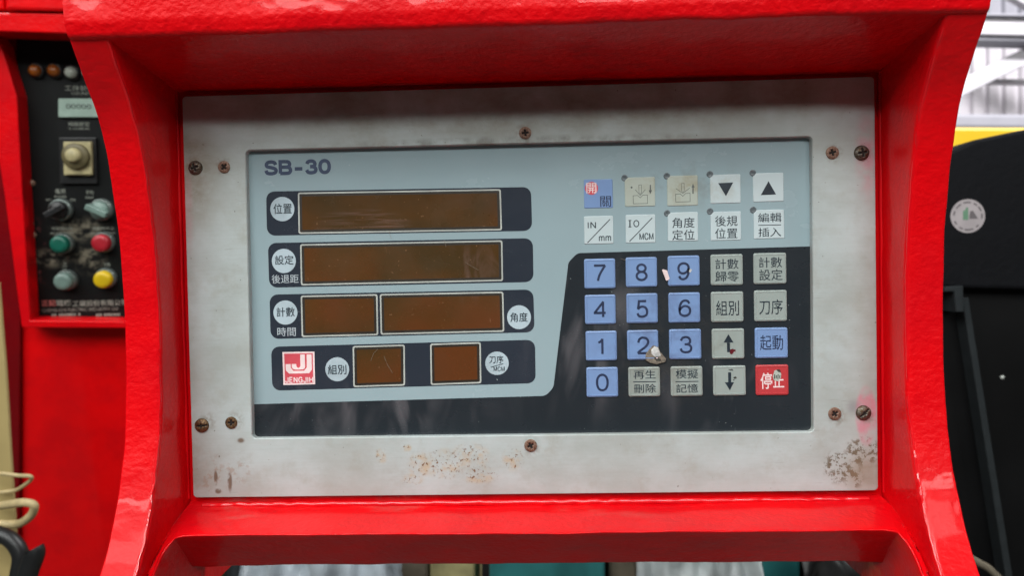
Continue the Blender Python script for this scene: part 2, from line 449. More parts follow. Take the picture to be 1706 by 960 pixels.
def cr(pts, t):
    """Catmull-Rom through a list of Vectors, t in 0..len-1"""
    n = len(pts); i = min(int(t), n - 2); u = t - i
    p0 = pts[max(i - 1, 0)]; p1 = pts[i]; p2 = pts[i + 1]; p3 = pts[min(i + 2, n - 1)]
    return .5 * ((2 * p1) + (p2 - p0) * u + (2 * p0 - 5 * p1 + 4 * p2 - p3) * u * u + (3 * p1 - p0 - 3 * p2 + p3) * u ** 3)
def curve_pts(ps, per=7):
    q = [Vector(p) for p in ps]; return [cr(q, k / per) for k in range((len(q) - 1) * per + 1)]
def el(cx, cy, rx, ry, n=36, e=1.0): 
    out = []
    for i in range(n + 1):
        a = math.pi / 2 + 2 * math.pi * i / n; c_, s_ = math.cos(a), math.sin(a)
        out.append(Vector((cx + rx * math.copysign(abs(c_) ** e, c_), cy + ry * math.copysign(abs(s_) ** e, s_))))
    return out
def pl(*ps): return [Vector(p) for p in ps]
SIX = curve_pts([(.93, .80), (.80, .95), (.54, 1), (.24, .91), (.05, .66), (0, .40), (.09, .12), (.47, 0), (.86, .09), (1, .32), (.88, .55), (.52, .64), (.16, .52), (.01, .33)])
GL = {  # centre lines of plain grotesque characters in a unit box, with their advance widths
 '0': (.72, [el(.5, .5, .5, .5, 40, .9)]),
 '1': (.36, [curve_pts([(.0, .76), (.45, .80), (.85, .90), (1, 1)], 4) , pl((1, 1), (1, 0))]),
 '2': (.72, [curve_pts([(.04, .68), (.12, .88), (.32, .985), (.53, 1), (.80, .94), (.95, .77), (.90, .58), (.66, .38), (.28, .20), (.05, .07), (0, 0)]), pl((-.03, 0), (1, 0))]),
 '3': (.72, [curve_pts([(.04, .76), (.16, .93), (.47, 1), (.76, .95), (.91, .78), (.84, .60), (.60, .53), (.38, .525)]), curve_pts([(.38, .525), (.70, .51), (.93, .41), (1, .25), (.88, .07), (.50, 0), (.15, .06), (0, .25)])]),
 '4': (.74, [pl((.76, 0), (.76, 1)), pl((.80, 1), (0, .30), (0, .27), (1, .27))]),
 '5': (.72, [pl((.92, 1), (.18, 1), (.06, .48)), curve_pts([(.06, .48), (.26, .60), (.52, .645), (.85, .57), (1, .33), (.90, .10), (.50, 0), (.16, .05), (0, .22)])]),
 '6': (.72, [SIX]), '9': (.72, [[Vector((1 - p.x, 1 - p.y)) for p in SIX]]),
 '7': (.70, [pl((0, 1), (1, 1)), curve_pts([(1, 1), (.66, .62), (.44, .30), (.34, 0)])]),
 '8': (.72, [el(.5, .765, .42, .235, 32), el(.5, .265, .5, .265, 32)]),
 'S': (.80, [curve_pts([(.95, .74), (.84, .93), (.50, 1), (.17, .93), (.05, .75), (.15, .60), (.50, .52), (.86, .42), (1, .26), (.87, .07), (.50, 0), (.13, .06), (0, .28)])]),
 'B': (.80, [pl((0, 0), (0, 1), (.50, 1)), curve_pts([(.50, 1), (.80, .96), (.92, .77), (.80, .57), (.50, .53)]), pl((0, .53), (.55, .53)), curve_pts([(.50, .53), (.86, .48), (1, .27), (.86, .04), (.50, 0)]), pl((.55, 0), (-.02, 0))]),
 '-': (.60, [pl((0, .36), (1, .36))]),
 'M': (.95, [pl((0, 0), (0, 1)), pl((0, 1), (.5, .04), (1, 1)), pl((1, 1), (1, 0))]),
 'C': (.86, [curve_pts([(.96, .70), (.84, .92), (.52, 1), (.16, .88), (0, .5), (.16, .12), (.52, 0), (.86, .08), (1, .34)])]),
 'm': (1.05, [pl((0, 0), (0, 1)), curve_pts([(0, .70), (.12, .93), (.29, 1), (.45, .92), (.5, .70), (.5, .35), (.5, 0)]), curve_pts([(.5, .70), (.62, .93), (.79, 1), (.95, .92), (1, .70), (1, .35), (1, 0)])]),
 'I': (.05, [pl((.5, 0), (.5, 1))]), 'N': (.80, [pl((0, 0), (0, 1)), pl((0, 1), (1, 0)), pl((1, 0), (1, 1))]),
 'O': (.92, [el(.5, .5, .5, .5, 40)]),
 'J': (.62, [pl((1, 1), (1, .32)), curve_pts([(1, .32), (.90, .07), (.5, 0), (.11, .07), (0, .34)])]),
 'E': (.70, [pl((1, 1), (0, 1), (0, 0), (1, 0)), pl((0, .53), (.92, .53))]),
 'G': (.88, [curve_pts([(.94, .74), (.82, .93), (.52, 1), (.16, .88), (0, .5), (.16, .12), (.50, 0), (.82, .08), (1, .26)]), pl((1, 0), (1, .47), (.55, .47))]),
 'H': (.80, [pl((0, 0), (0, 1)), pl((1, 0), (1, 1)), pl((0, .53), (1, .53))])}
def ribbon(path, wd, d, th):
    n = len(path); L = []; Rr = []; closed = (path[0] - path[-1]).length < 1e-7
    for i in range(n):
        a = (path[i] - path[i - 1]) if i else (path[i] - path[-2] if closed else path[1] - path[0])
        b = (path[i + 1] - path[i]) if i < n - 1 else (path[1] - path[0] if closed else path[-1] - path[-2])
        a.normalize(); b.normalize(); m = Vector((-a.y, a.x)) + Vector((-b.y, b.x)); m = m / max(m.length_squared / 2, .35) * 1.0
        L.append(path[i] + m * wd / 2); Rr.append(path[i] - m * wd / 2)
    vs = [(p.x, -(d + th), p.y) for p in L] + [(p.x, -(d + th), p.y) for p in Rr]
    return vs, [(i, i + 1, n + i + 1, n + i) for i in range(n - 1)]
def stroke_px(fr, s, box, d, wpx, mat, parent, name='legend', gap=.16):
    cx, cy = (box[0] + box[2]) / 2, (box[1] + box[3]) / 2
    c = fr.P(cx, cy, d); W = (fr.P(box[2], cy, d) - fr.P(box[0], cy, d)).length; Hh = (fr.P(cx, box[1], d) - fr.P(cx, box[3], d)).length
    wd = wpx * .0003; tot = sum(GL[ch][0] for ch in s); n = len(s)
    g = (W - 0) / (tot + (n - 1) * gap + n * wd / Hh) if n > 1 else 0     # metres per unit of advance
    x = c.x - W / 2; vs = []; fs = []; k = 0
    for ch in s:
        adv, strokes = GL[ch]
        cw = adv * g if n > 1 else W - wd
        if n == 1: adv = 1
        tw = wd * g / Hh if n > 1 else wd
        if ch in 'I': x0, ww = x + tw / 2, 0
        else: x0, ww = x + tw / 2, cw
        for st in strokes:
            pth = [Vector((x0 + (p.x * ww if ww else 0), c.y - Hh / 2 + wd / 2 + p.y * (Hh - wd))) for p in st]
            v_, f_ = ribbon(pth, wd, d, .00003 + .000002 * (k % 5)); k += 1
            b = len(vs); vs += v_; fs += [tuple(b + i for i in q) for q in f_]
        x += cw + tw + gap * g
    return link(name, mesh(name, vs, fs), mat, parent)
def text_px(fr, s, box, d, mat, parent, name='legend', off=0.0, th=.00004):
    """box in photo pixels (x0, ytop, x1, ybottom); reads along the panel's own axes"""
    cx, cy = (box[0] + box[2]) / 2, (box[1] + box[3]) / 2
    c = fr.P(cx, cy, d); wl = (fr.P(box[2], cy, d) - fr.P(box[0], cy, d)).length / 2
    hl = (fr.P(cx, box[1], d) - fr.P(cx, box[3], d)).length / 2
    return link(name, text_mesh(s, c.x - wl, c.y - hl, c.x + wl, c.y + hl, d, off, th=th), mat, parent)
def join(name, meshes, mats, parent, smooth=False):
    """several small pieces of one part joined; meshes = [(mesh, material index)]"""
    vs = []; fs = []; mi = []
    for me, k in meshes:
        b = len(vs); vs += [v.co.copy() for v in me.vertices]
        for p in me.polygons: fs.append(tuple(b + i for i in p.vertices)); mi.append(k)
    m2 = mesh(name, vs, fs)
    o = link(name, m2, mats, parent, smooth)
    m2.polygons.foreach_set('material_index', mi)
    return o
def box_mesh(x0, x1, y0, y1, z0, z1, bev=0.0):
    bm = bmesh.new(); bmesh.ops.create_cube(bm, size=1)
    for v in bm.verts: v.co = Vector(((x0 + x1) / 2 + v.co.x * (x1 - x0), (y0 + y1) / 2 + v.co.y * (y1 - y0), (z0 + z1) / 2 + v.co.z * (z1 - z0)))
    if bev: bmesh.ops.bevel(bm, geom=bm.edges[:], offset=bev, segments=2, affect='EDGES', profile=.6)
    me = bpy.data.meshes.new('box'); bm.to_mesh(me); bm.free(); return me
def grid_mesh(rows, name='g', closed=False):
    vs = [p for r in rows for p in r]; n = len(rows[0]); fs = []
    for i in range(len(rows) - 1):
        for j in range(n - 1):
            fs.append((i * n + j, i * n + j + 1, (i + 1) * n + j + 1, (i + 1) * n + j))
    return mesh(name, vs, fs)
def tube(name, pts, r, mat, parent=None, n=10, per=6):
    rows = []; ctr = [cr(pts, k / per) for k in range((len(pts) - 1) * per + 1)]
    for k, c in enumerate(ctr):
        t = (ctr[min(k + 1, len(ctr) - 1)] - ctr[max(k - 1, 0)]).normalized()
        a = t.orthogonal().normalized(); b = t.cross(a)
        if k: 
            a = (pa - t * pa.dot(t)).normalized(); b = t.cross(a)
        pa = a
        rows.append([c + (a * math.cos(2 * math.pi * i / n) + b * math.sin(2 * math.pi * i / n)) * r for i in range(n + 1)])
    return link(name, grid_mesh(rows, name), mat, parent, True)
def arc_corner(a, b, c, r, n=5):
    u = (a - b).normalized(); v = (c - b).normalized()
    p0, p1 = b + u * min(r, (a - b).length * .49), b + v * min(r, (c - b).length * .49)
    out = []
    for j in range(n + 1):
        s = j / n; w0, w1, w2 = (1 - s) ** 2, 2 * s * (1 - s) * .8, s * s
        out.append((p0 * w0 + b * w1 + p1 * w2) / (w0 + w1 + w2))
    return out
def wob(p, amp=.0004, sc=90):
    return Vector(p) + mn.noise_vector(Vector(p) * sc) * amp
def densify(pts, step):
    out = [pts[0]]
    for a, b in zip(pts, pts[1:]):
        k = max(1, int((b - a).length / step))
        out += [a.lerp(b, (i + 1) / k) for i in range(k)]
    return out
def V(x, d, z): return Vector((x, -d, z))

# ------------------------------------------------------------------ setting
FLOOR_Z = -1.25
struct(link('floor', box_mesh(-6, 8, -4, 9, FLOOR_Z - .1, FLOOR_Z), M['concrete']))

# ------------------------------------------------------------------ red machine housing
XI, TH = .1765, .0175
H = thing('machine_housing', 'bright red painted steel machine housing with a deep hood framing the grey instrument plate', 'machine housing', (0, .05, -.15))
prof = [(-.175, .104), (-.162, .0880), (-.150, .0745), (-.140, .0645), (-.130, .0558), (-.120, .0483), (-.110, .0420), (-.100, .0370), (-.090, .0330), (-.080, .0297), (-.070, .0270),
        (-.055, .0244), (-.035, .0229), (-.010, .0226), (.014, .0240), (.030, .0259), (.045, .0286), (.060, .0318), (.075, .0363), (.088, .0427), (.101, .0515), (.1145, .0606), (.122, .0618), (.130, .0618)]
pv = [Vector((z, d)) for z, d in prof]
def cheek(sg):
    rows = []; K = 150
    for k in range(K + 1):
        zz, dd = cr(pv, (len(pv) - 1) * k / K)
        x0, x1 = sg * XI, sg * (XI + TH)
        b0, a, b, b1 = V(x0, -.03, zz), V(x0, dd, zz), V(x1, dd, zz), V(x1, -.10, zz)
        i0, i1 = V(x0, dd - .0026, zz), V(x1, dd - .0012, zz)
        sec = [b0.lerp(i0, i / 16) for i in range(16)] + arc_corner(b0, a, b, .0024) + [a.lerp(b, .18 + .74 * i / 6) for i in range(7)] + arc_corner(a, b, b1, .0010) + [i1.lerp(b1, (i + 1) / 6) for i in range(6)]
        rows.append([wob(wob(p, .0004, 50), .00010, 240) for p in sec])
    me = grid_mesh(rows, 'side_cheek')
    if sg < 0: me.flip_normals()
    return link('side_cheek', me, M['red'], H, True)
cheek(-1); cheek(1)
# hood: front fascia, rounded lower lip and a ceiling rising outwards
rows = []; XO = XI + TH - .0008; K = 190
for k in range(K + 1):
    x = -XO + 2 * XO * k / K
    lip = .1140
    sec3 = [V(x, .046, .205), V(x, .0650, .185), V(x, .0632, lip)]
    back = V(x, -.0015, .1055)
    s = densify(sec3[:2], .004) + densify([sec3[1], V(x, .0645, lip + .003)], .0022)[1:-1] + arc_corner(sec3[1], sec3[2], back, .0028, 6) + densify([V(x, .059, lip - .0006), back], .0035)[1:]
    s += [V(x, -.012, .1045)]
    rows.append([wob(wob(p, .0006, 50), .00018, 230) for p in s])
me = grid_mesh(rows, 'hood'); me.flip_normals()
link('hood', me, M['red_rough'], H, True)
# end caps of the hood
for sg in (-1, 1):
    lp = [Vector((.0615, .1150)), Vector((.0640, .185)), Vector((.046, .2045)), Vector((-.10, .2045)), Vector((-.10, .106)), Vector((-.002, .106))]
    xo, xi = sg * (XO - .0002), sg * (XO - .0030)
    vs = [V(xo, a.x, a.y) for a in lp] + [V(xi, a.x, a.y) for a in lp]
    n = len(lp); fs = [tuple(range(n)), tuple(range(n, 2 * n))[::-1]] + [(i, (i + 1) % n, n + (i + 1) % n, n + i) for i in range(n)]
    me = mesh('hood_end', vs, fs); bm = bmesh.new(); bm.from_mesh(me); bmesh.ops.recalc_face_normals(bm, faces=bm.faces); bm.to_mesh(me); bm.free()
    link('hood_end', me, M['red'], H)
# back wall behind the plate
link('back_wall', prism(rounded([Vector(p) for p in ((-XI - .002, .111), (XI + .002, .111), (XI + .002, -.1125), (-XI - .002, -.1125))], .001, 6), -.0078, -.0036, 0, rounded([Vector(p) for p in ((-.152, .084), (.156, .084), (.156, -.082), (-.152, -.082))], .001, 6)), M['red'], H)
link('top_cover', box_mesh(-XO, XO, -.046, .10, .2048, .2085, .001), M['red'], H)
# sill and splayed legs: one lofted casting. stations (W on the wall, E front edge, B lower back edge)
ST = [((.1765, .090, -.172), (.1725, .090, -.174), (.1735, .020, -.190)),
      ((.1765, .060, -.1415), (.1725, .062, -.1430), (.1740, .004, -.158)),
      ((.1765, .042, -.1255), (.1725, .045, -.1268), (.1745, .000, -.147)),
      ((.1765, .033, -.1190), (.1722, .0365, -.1198), (.1748, -.001, -.1425)),
      ((.1765, .022, -.1140), (.1700, .0305, -.1148), (.1746, -.001, -.1398)),
      ((.1755, .005, -.1082), (.1676, .0295, -.1131), (.1738, -.001, -.1392)),
      ((.1700, .000, -.1069), (.1580, .0288, -.1127), (.1650, -.001, -.1390)),
      ((.1400, -.0015, -.1068), (.1380, .0288, -.1125), (.1390, -.001, -.1386)),
      ((.0900, -.0015, -.1072), (.0900, .0290, -.1125), (.0900, -.001, -.1385)),
      ((.0400, -.0015, -.1074), (.0400, .0290, -.1126), (.0400, -.001, -.1385)),
      ((-.0050, -.0015, -.1076), (-.0050, .0290, -.1127), (-.0050, -.001, -.1385))]
left = [tuple((-a, b, c) for a, b, c in s) for s in ST[:-1]][::-1]
full = ST + left
Ws, Es, Bs = ([V(*s[i]) for s in full] for i in range(3))
rows = []; K = 300
for k in range(K + 1):
    t = (len(full) - 1) * k / K
    Wp, Ep, Bp = cr(Ws, t), cr(Es, t), cr(Bs, t)
    Wb = Wp + Vector((0, .006, .0022))          # runs up behind the plate: a soft fillet at W
    tail = Bp + Vector((0, .016, -.0005))
    s = [Wb] + arc_corner(Wb, Wp, Ep, .0022, 4) + densify([Wp.lerp(Ep, .2), Wp.lerp(Ep, .86)], .0022) + arc_corner(Wp, Ep, Bp, .0016, 5) + densify([Ep.lerp(Bp, .12), Ep.lerp(Bp, .93)], .0022) + arc_corner(Ep, Bp, tail, .0015, 3) + [tail]
    rows.append(s)
mxn = max(len(r) for r in rows)
def resample(r, n):
    L = [0]
    for a, b in zip(r, r[1:]): L.append(L[-1] + (b - a).length)
    return r if len(r) == n else r + [r[-1]] * (n - len(r))
rows2 = []
for k in range(K + 1):
    t = (len(full) - 1) * k / K
    Wp, Ep, Bp = cr(Ws, t), cr(Es, t), cr(Bs, t)
    Wb = Wp + Vector((0, .006, .0022)); tail = Bp + Vector((0, .016, -.0005))
    s = [Wb] + arc_corner(Wb, Wp, Ep, .0022, 4) + [Wp.lerp(Ep, .15 + .7 * i / 10) for i in range(11)] + arc_corner(Wp, Ep, Bp, .0013, 5) + [Ep.lerp(Bp, .10 + .82 * i / 9) for i in range(10)] + arc_corner(Ep, Bp, tail, .0015, 3) + [tail]
    rows2.append([wob(wob(p, .0005, 50), .00012, 240) for p in s])
me = grid_mesh(rows2, 'sill')
link('sill', me, M['red'], H, True)
# ridges of thick glossy paint along the cheeks' inner edges and the sill's fillet
for sg in (-1, 1):
    pts = []
    for k in range(60):
        zz_, dd_ = cr(pv, 2 + (len(pv) - 5) * k / 59)
        pts.append(V(sg * (XI + .0011), dd_ - .0009, zz_) + Vector((mn.noise(Vector((zz_ * 300, sg, 0))) * .0006, mn.noise(Vector((zz_ * 260, sg, 5))) * .0006, 0)))
    tube('paint_ridge', pts, .00075, M['red_gloss'], H, 8, 3)
pts = [V(-.168 + .336 * k / 90, .0000, -.1068) + Vector((0, mn.noise(Vector((k * .9, 0, 2))) * .0009, mn.noise(Vector((k * .7, 3, 2))) * .0007)) for k in range(91)]
tube('paint_ridge', pts, .0016, M['red_gloss'], H, 10, 3)
# weld beads where the cheeks meet the back wall, brushed over with paint
for sg in (-1, 1):
    pts = [V(sg * (.1768 + .0002 * random.random()), -.0024 + .0004 * random.random(), -.104 + .021 * i / 2) for i in range(21)]
    tube('weld_bead', pts, .0012, M['red_gloss'], H, 8, 5)
tube('weld_bead', [V(-.176 + .0176 * i, -.0022 + .0003 * random.random(), .1062) for i in range(21)], .0010, M['red_rough'], H, 8, 6)

# ------------------------------------------------------------------ controller unit
U = thing('controller_unit', 'flat numeric controller with brown displays and keypad screwed inside the red housing', 'control panel', (0, 0, -.104))
PL = [(303, 160), (1457, 127), (1463, 818), (322, 830)]
WN = [(409, 250), (1353, 227), (1356, 720), (420, 731)]
outer = rounded([F0.P(*q) for q in PL], .0022, 8); inner = rounded([F0.P(*q) for q in WN], .0024, 8)
plate = link('face_plate', prism(outer, -.0045, 0, .0004, inner, 'face_plate'), M['plate'], U)

# screws: dished heads with a real cross recess
def screw_mesh(r, h, dome, cross, ang, cw):
    nr, na = 16, 56; vs = []; fs = []; mi = []
    rad = [r * (i / nr) for i in range(nr + 1)]
    for i in range(nr + 1):
        for j in range(na):
            a = 2 * math.pi * j / na; x, z = rad[i] * math.cos(a), rad[i] * math.sin(a)
            q = rad[i] / r
            y = h * (1 - dome * q ** 3.0)
            ca, sa = math.cos(ang), math.sin(ang); u, v = x * ca + z * sa, -x * sa + z * ca
            def arm(p, q2, L): 
                m = max(abs(p) / (L * r), abs(q2) / (cw * r)); return max(0.0, min(1.0, (1 - m) * 4))
            c = max(arm(u, v, cross), arm(v, u, cross * (.98 if cross < .8 else .35)))
            y -= c * min(h * .75, .0008)
            vs.append((x, -y, z)); 
    for i in range(nr):
        for j in range(na):
            k = (j + 1) % na; fs.append((i * na + j, i * na + k, (i + 1) * na + k, (i + 1) * na + j))
            c = sum((Vector(vs[t]) for t in fs[-1]), Vector()) / 4
            u, v = c.x * math.cos(ang) + c.z * math.sin(ang), -c.x * math.sin(ang) + c.z * math.cos(ang)
            L2 = cross * (.98 if cross < .8 else .35)
            ins = (abs(u) < cross * r * .9 and abs(v) < cw * r * .8) or (abs(v) < L2 * r * .9 and abs(u) < cw * r * .8)
            mi.append(1 if ins else 0)
    b = len(vs)
    for j in range(na):
        a = 2 * math.pi * j / na; vs.append((r * 1.03 * math.cos(a), .0006, r * 1.03 * math.sin(a)))
    for j in range(na):
        k = (j + 1) % na; fs.append((nr * na + j, nr * na + k, b + k, b + j)); mi.append(0)
    me = mesh('screw', vs, fs); 
    bm = bmesh.new(); bm.from_mesh(me); bmesh.ops.recalc_face_normals(bm, faces=bm.faces)
    f = max(bm.faces, key=lambda q: q.calc_center_median().y * -1)
    if f.normal.y > 0:
        for q in bm.faces: q.normal_flip()
    bm.to_mesh(me); bm.free()
    return me, mi
for px, py, rp, h, dome, cross, ang, cw, mt, lb in [
    (324, 279, 12.0, .0022, .80, .62, .35, .17, 'screw_grey', 'domed dark screw head'),
    (373, 278, 10.2, .0007, .35, .60, .80, .20, 'screw_rust', None),
    (875, 221, 10.2, .0007, .35, .60, .10, .20, 'screw_rust', None),
    (1387, 254, 10.5, .0007, .35, .60, .25, .19, 'screw_rust', None),
    (1437, 254, 12.3, .0022, .75, .66, .15, .16, 'screw_grey', 'domed grey screw head'),
    (335, 710, 12.0, .0018, .70, .92, .05, .15, 'screw_brass', 'slotted brass coloured screw head'),
    (385, 705, 10.2, .0007, .35, .60, .0, .20, 'screw_brass', None),
    (884, 743, 10.5, .0007, .35, .58, .5, .20, 'screw_rust', None),
    (1391, 690, 10.5, .0007, .35, .58, .6, .20, 'screw_rust', None),
    (1440, 689, 12.3, .0020, .72, .80, .75, .15, 'screw_grey', 'domed grey screw head with a deep cross slot')]:
    me, mi = screw_mesh(rp * .0003, h, dome, cross, ang, cw)
    o = link('screw', me, [M[mt], M['screw_slot']], plate, True)
    me.polygons.foreach_set('material_index', mi)
    c = F0.P(px, py, h * .6); o.location = (c.x, 0, c.y)
    o.matrix_parent_inverse = Matrix.Identity(4)
    if lb: o['label'] = lb

DM = -.0040                       # depth of the membrane behind the plate's face
mem = flat('membrane', rounded([F0.P(x, y, DM) for x, y in [(403, 244), (1359, 221), (1362, 726), (414, 737)]], .002, 6), DM - .0006, M['film'], U, .0006)
L1, L2, L3 = DM + .00005, DM + .00012, DM + .00019
fld = [(1358, 410.3), (962, 421.8), (947, 437), (922, 646), (909, 660), (414, 674.2), (414, 737), (1362, 726)]
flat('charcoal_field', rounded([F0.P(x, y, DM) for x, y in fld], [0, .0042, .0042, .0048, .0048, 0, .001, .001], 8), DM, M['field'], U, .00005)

stroke_px(F0, 'SB-30', (440.5, 265.7, 550.9, 291.2), L1, 6.0, M['ink_title'], U, 'model_lettering', .10)

S = [[(443.3, 319), (884.6, 311.4), (886.7, 384.6), (445, 392.8)],
     [(446.3, 405), (887.7, 396.8), (888.9, 470), (448.6, 479.4)],
     [(449, 491), (888.4, 482.5), (890.6, 553.8), (451, 565)],
     [(451.6, 578), (891.3, 566.3), (892.5, 638.8), (453.8, 651.3)]]
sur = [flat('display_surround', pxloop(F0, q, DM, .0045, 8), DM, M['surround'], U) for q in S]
Wn = [(0, [(496.3, 320.8), (834.3, 315), (836.4, 383.7), (497.5, 389.8)]),
      (1, [(500, 407), (837.0, 400.4), (838.2, 468.4), (501.5, 475.8)]),
      (2, [(501, 492.8), (629, 490.3), (630.3, 558.8), (502.8, 562)]),
      (2, [(632.8, 490.1), (838.6, 486), (840.2, 553), (634.2, 558)]),
      (3, [(587.5, 577), (674.4, 574.4), (675, 642.8), (588.8, 645.6)]),
      (3, [(716.6, 573), (801, 570.3), (802, 639), (717.6, 642)])]
for k, q in Wn:
    o3 = [F0.P(x, y, DM) for x, y in q]
    a = rounded(o3, .0011, 4); i3 = inset(o3, .00075); b = rounded(i3, .0007, 4)
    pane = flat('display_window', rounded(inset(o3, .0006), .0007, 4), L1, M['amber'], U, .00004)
    flat('rim', a, L1, M['rim'], pane, .00009, hole=b)
    c4 = rounded(inset(o3, .0020), .0006, 4)
    gs = flat('painted_shadow_ring', rounded(inset(o3, .00070), .0007, 4), L1, M['amber_edge_shade'], pane, .00006, hole=rounded(inset(o3, .0020), .0006, 4))  # flat ring whose colour stands for shade at the pane's edge

def roundel(px, py, r, k, parts):
    ro = flat('caption_roundel', circle(F0.P(px, py, DM), r * .0003), L1, M['roundel'], U)
    for s, bx, off in parts:
        if s == 'MCM': stroke_px(F0, s, bx, L3, 1.0, M['ink'], ro, 'legend', .3)
        else: text_px(F0, s, bx, L3, M['ink'], ro, 'legend', off)
    return ro
roundel(470.4, 348.3, 20.8, 0, [('位置', (455.5, 339, 486, 356.2), .004)])
roundel(473, 434.9, 20.8, 1, [('設定', (458, 425.4, 489, 441), .004)])
roundel(475.6, 521, 20.8, 2, [('計數', (460.6, 512, 491, 528), .004)])
roundel(864.7, 528.8, 20.3, 2, [('角度', (850, 521, 879, 536.5), .004)])
roundel(561.9, 615.6, 20.6, 3, [('組別', (546.3, 608, 577, 624), .004)])
ro = roundel(828, 605.6, 20, 3, [('刀序', (815, 593, 838.5, 605.6), .004), ('MCM', (822.5, 611, 840.6, 618.8), .02)])
flat('slash', line_loop(F0.P(817.5, 612.2, DM), F0.P(838.5, 606.2, DM), .0003), L3, M['ink'], ro)
text_px(F0, '後退距', (452.6, 457.6, 497.5, 472.2), L1, M['grey_ink'], U, 'legend', .004)
text_px(F0, '時間', (462, 545.6, 492.8, 560.4), L1, M['grey_ink'], U, 'legend', .004)

# maker's badge
LG = [(470.6, 586.9), (523.8, 586.0), (525.2, 640.6), (472.3, 641.9)]
lgc = [F0.P(x, y, DM) for x, y in LG]
badge = flat('maker_badge', lgc, L1, M['white_ink'], U)
def lg(u, v):
    a = lgc[0].lerp(lgc[1], u); b = lgc[3].lerp(lgc[2], u); return a.lerp(b, v)
flat('red_field', [lg(.055, .05), lg(.945, .05), lg(.945, .95), lg(.055, .95)], L2, M['red_print'], badge)
def uv(pts): return [lg((x - 218) / 382, (y - 118) / 392) for x, y in pts]
flat('emblem', uv([(430, 150), (485, 150), (485, 298), (478, 318), (458, 330), (366, 330), (342, 322), (326, 302), (326, 262), (380, 262), (382, 290), (392, 305), (406, 310), (422, 302), (430, 285)]), L3, M['white_ink'], badge)
flat('emblem', uv([(508, 150), (566, 150), (566, 335), (532, 376), (292, 376), (253, 336), (253, 262), (312, 262), (314, 308), (345, 345), (470, 345), (505, 308)]), L3, M['white_ink'], badge)
stroke_px(F0, 'JENGJIH', (475.6, 628.3, 521.5, 638.2), L3, 1.7, M['white_ink'], badge, 'maker_lettering', .28)

# keys -------------------------------------------------------------------
KH = .0008; KT = DM + KH
def key(x0, y0, x1, y1, m, low=False, cut=False, label=None):
    """box measured in photo pixels; built square to the panel's own grid"""
    c = F0.P((x0 + x1) / 2, (y0 + y1) / 2, KT)
    hw, hh = (x1 - x0) * .00030 / 2 * 1.005, (y1 - y0) * .0003 / 2 * .985
    sk = .0
    if cut: pts = [(-hw + .0016, hh), (hw, hh), (hw, -hh), (-hw, -hh), (-hw, hh - .0016)]; rr = [.0003, .0006, .0006, .0006, .0003]
    else: pts = [(-hw, hh), (hw, hh), (hw, -hh), (-hw, -hh)]; rr = .0006 if low else .0011
    lp = [c + p for p in rounded([Vector(p) for p in pts], rr, 5)]
    h = KH * (.45 if low else 1)
    me = prism(lp, DM, DM + h, min(.0005, h * .8), None, 'key')
    if low: o = link('key', me, M[m], U, False, label)
    else:
        ring = prism(inset(lp, .0006), DM + h - .0001, DM + h + .00016, .00010, inset(lp, .00115), 'ridge')
        o = join('key', [(me, 0), (ring, 0)], [M[m]], U)
        if label: o['label'] = label
    return o
KL = DM + KH * .45 + .00002; KU = KT + .00002
r0 = key(973, 298, 1021, 347, 'key_blue', True)
cc = F0.P(985.5, 313.6, KL)
flat('red_spot', circle(cc, .0033), KL, M['red_print'], r0, .00003)
text_px(F0, '開', (976.8, 304.5, 993.6, 322), KL + .00005, M['white_ink'], r0, 'legend', .006)
text_px(F0, '關', (1000, 326.6, 1018, 344.5), KL, M['ink_blue'], r0, 'legend', .004)

def polyline(name, pts, wd, mat, parent, d, closed=False):
    q = [F0.P(x, y, d) for x, y in pts]; seg = list(zip(q, q[1:] + ([q[0]] if closed else [])))
    if not closed: seg = list(zip(q, q[1:]))
    ms = []
    for i, (a, b) in enumerate(seg):
        t = (b - a).normalized() * wd * .45
        ms.append((prism(line_loop(a - t, b + t, wd), d, d + .00003 + .000004 * (i % 2)), 0))
    return join(name, ms, [mat], parent)
def icon(zx, zy): return (960 + zx / 7.386, 280 + zy / 7.386)
for x0, y0, x1, y1, up in [(1041.3, 294.6, 1091.5, 344, False), (1112, 291.8, 1162.7, 343, True)]:
    k = key(x0, y0, x1, y1, 'key_worn', True, True)
    if not up:
        polyline('die_icon', [icon(*p) for p in [(700, 340), (755, 337), (787, 366), (820, 332), (875, 330), (877, 435), (703, 440)]], .00024, M['ink_soft'], k, KL, True)
        polyline('punch_icon', [icon(*p) for p in [(770, 208), (803, 206), (804, 300), (788, 320), (772, 302)]], .0002, M['ink_soft'], k, KL, True)
        polyline('bend_icon', [icon(*p) for p in [(728, 268), (787, 336), (850, 265)]], .00025, M['ink_soft'], k, KL)
        polyline('arrow_shaft', [icon(912, 212), icon(912, 275)], .0006, M['ink_soft'], k, KL)
        flat('arrow_head', [F0.P(*icon(*p), KL) for p in [(890, 272), (933, 270), (912, 320)]], KL, M['ink_soft'], k, .00004)
        flat('speck', circle(F0.P(*icon(681, 238), KL), .0005, 12), KL, M['ink_soft'], k)
    else:
        polyline('die_icon', [icon(*p) for p in [(1222, 322), (1280, 318), (1312, 346), (1345, 312), (1400, 308), (1402, 412), (1225, 418)]], .00024, M['ink_soft'], k, KL, True)
        polyline('punch_icon', [icon(*p) for p in [(1295, 188), (1328, 187), (1329, 280), (1313, 298), (1297, 282)]], .0002, M['ink_soft'], k, KL, True)
        polyline('bend_icon', [icon(*p) for p in [(1228, 252), (1312, 311), (1395, 245)]], .00025, M['ink_soft'], k, KL)
        polyline('arrow_shaft', [icon(1437, 238), icon(1437, 308)], .0006, M['ink_soft'], k, KL)
        flat('arrow_head', [F0.P(*icon(*p), KL) for p in [(1418, 240), (1457, 238), (1437, 190)]], KL, M['ink_soft'], k, .00004)
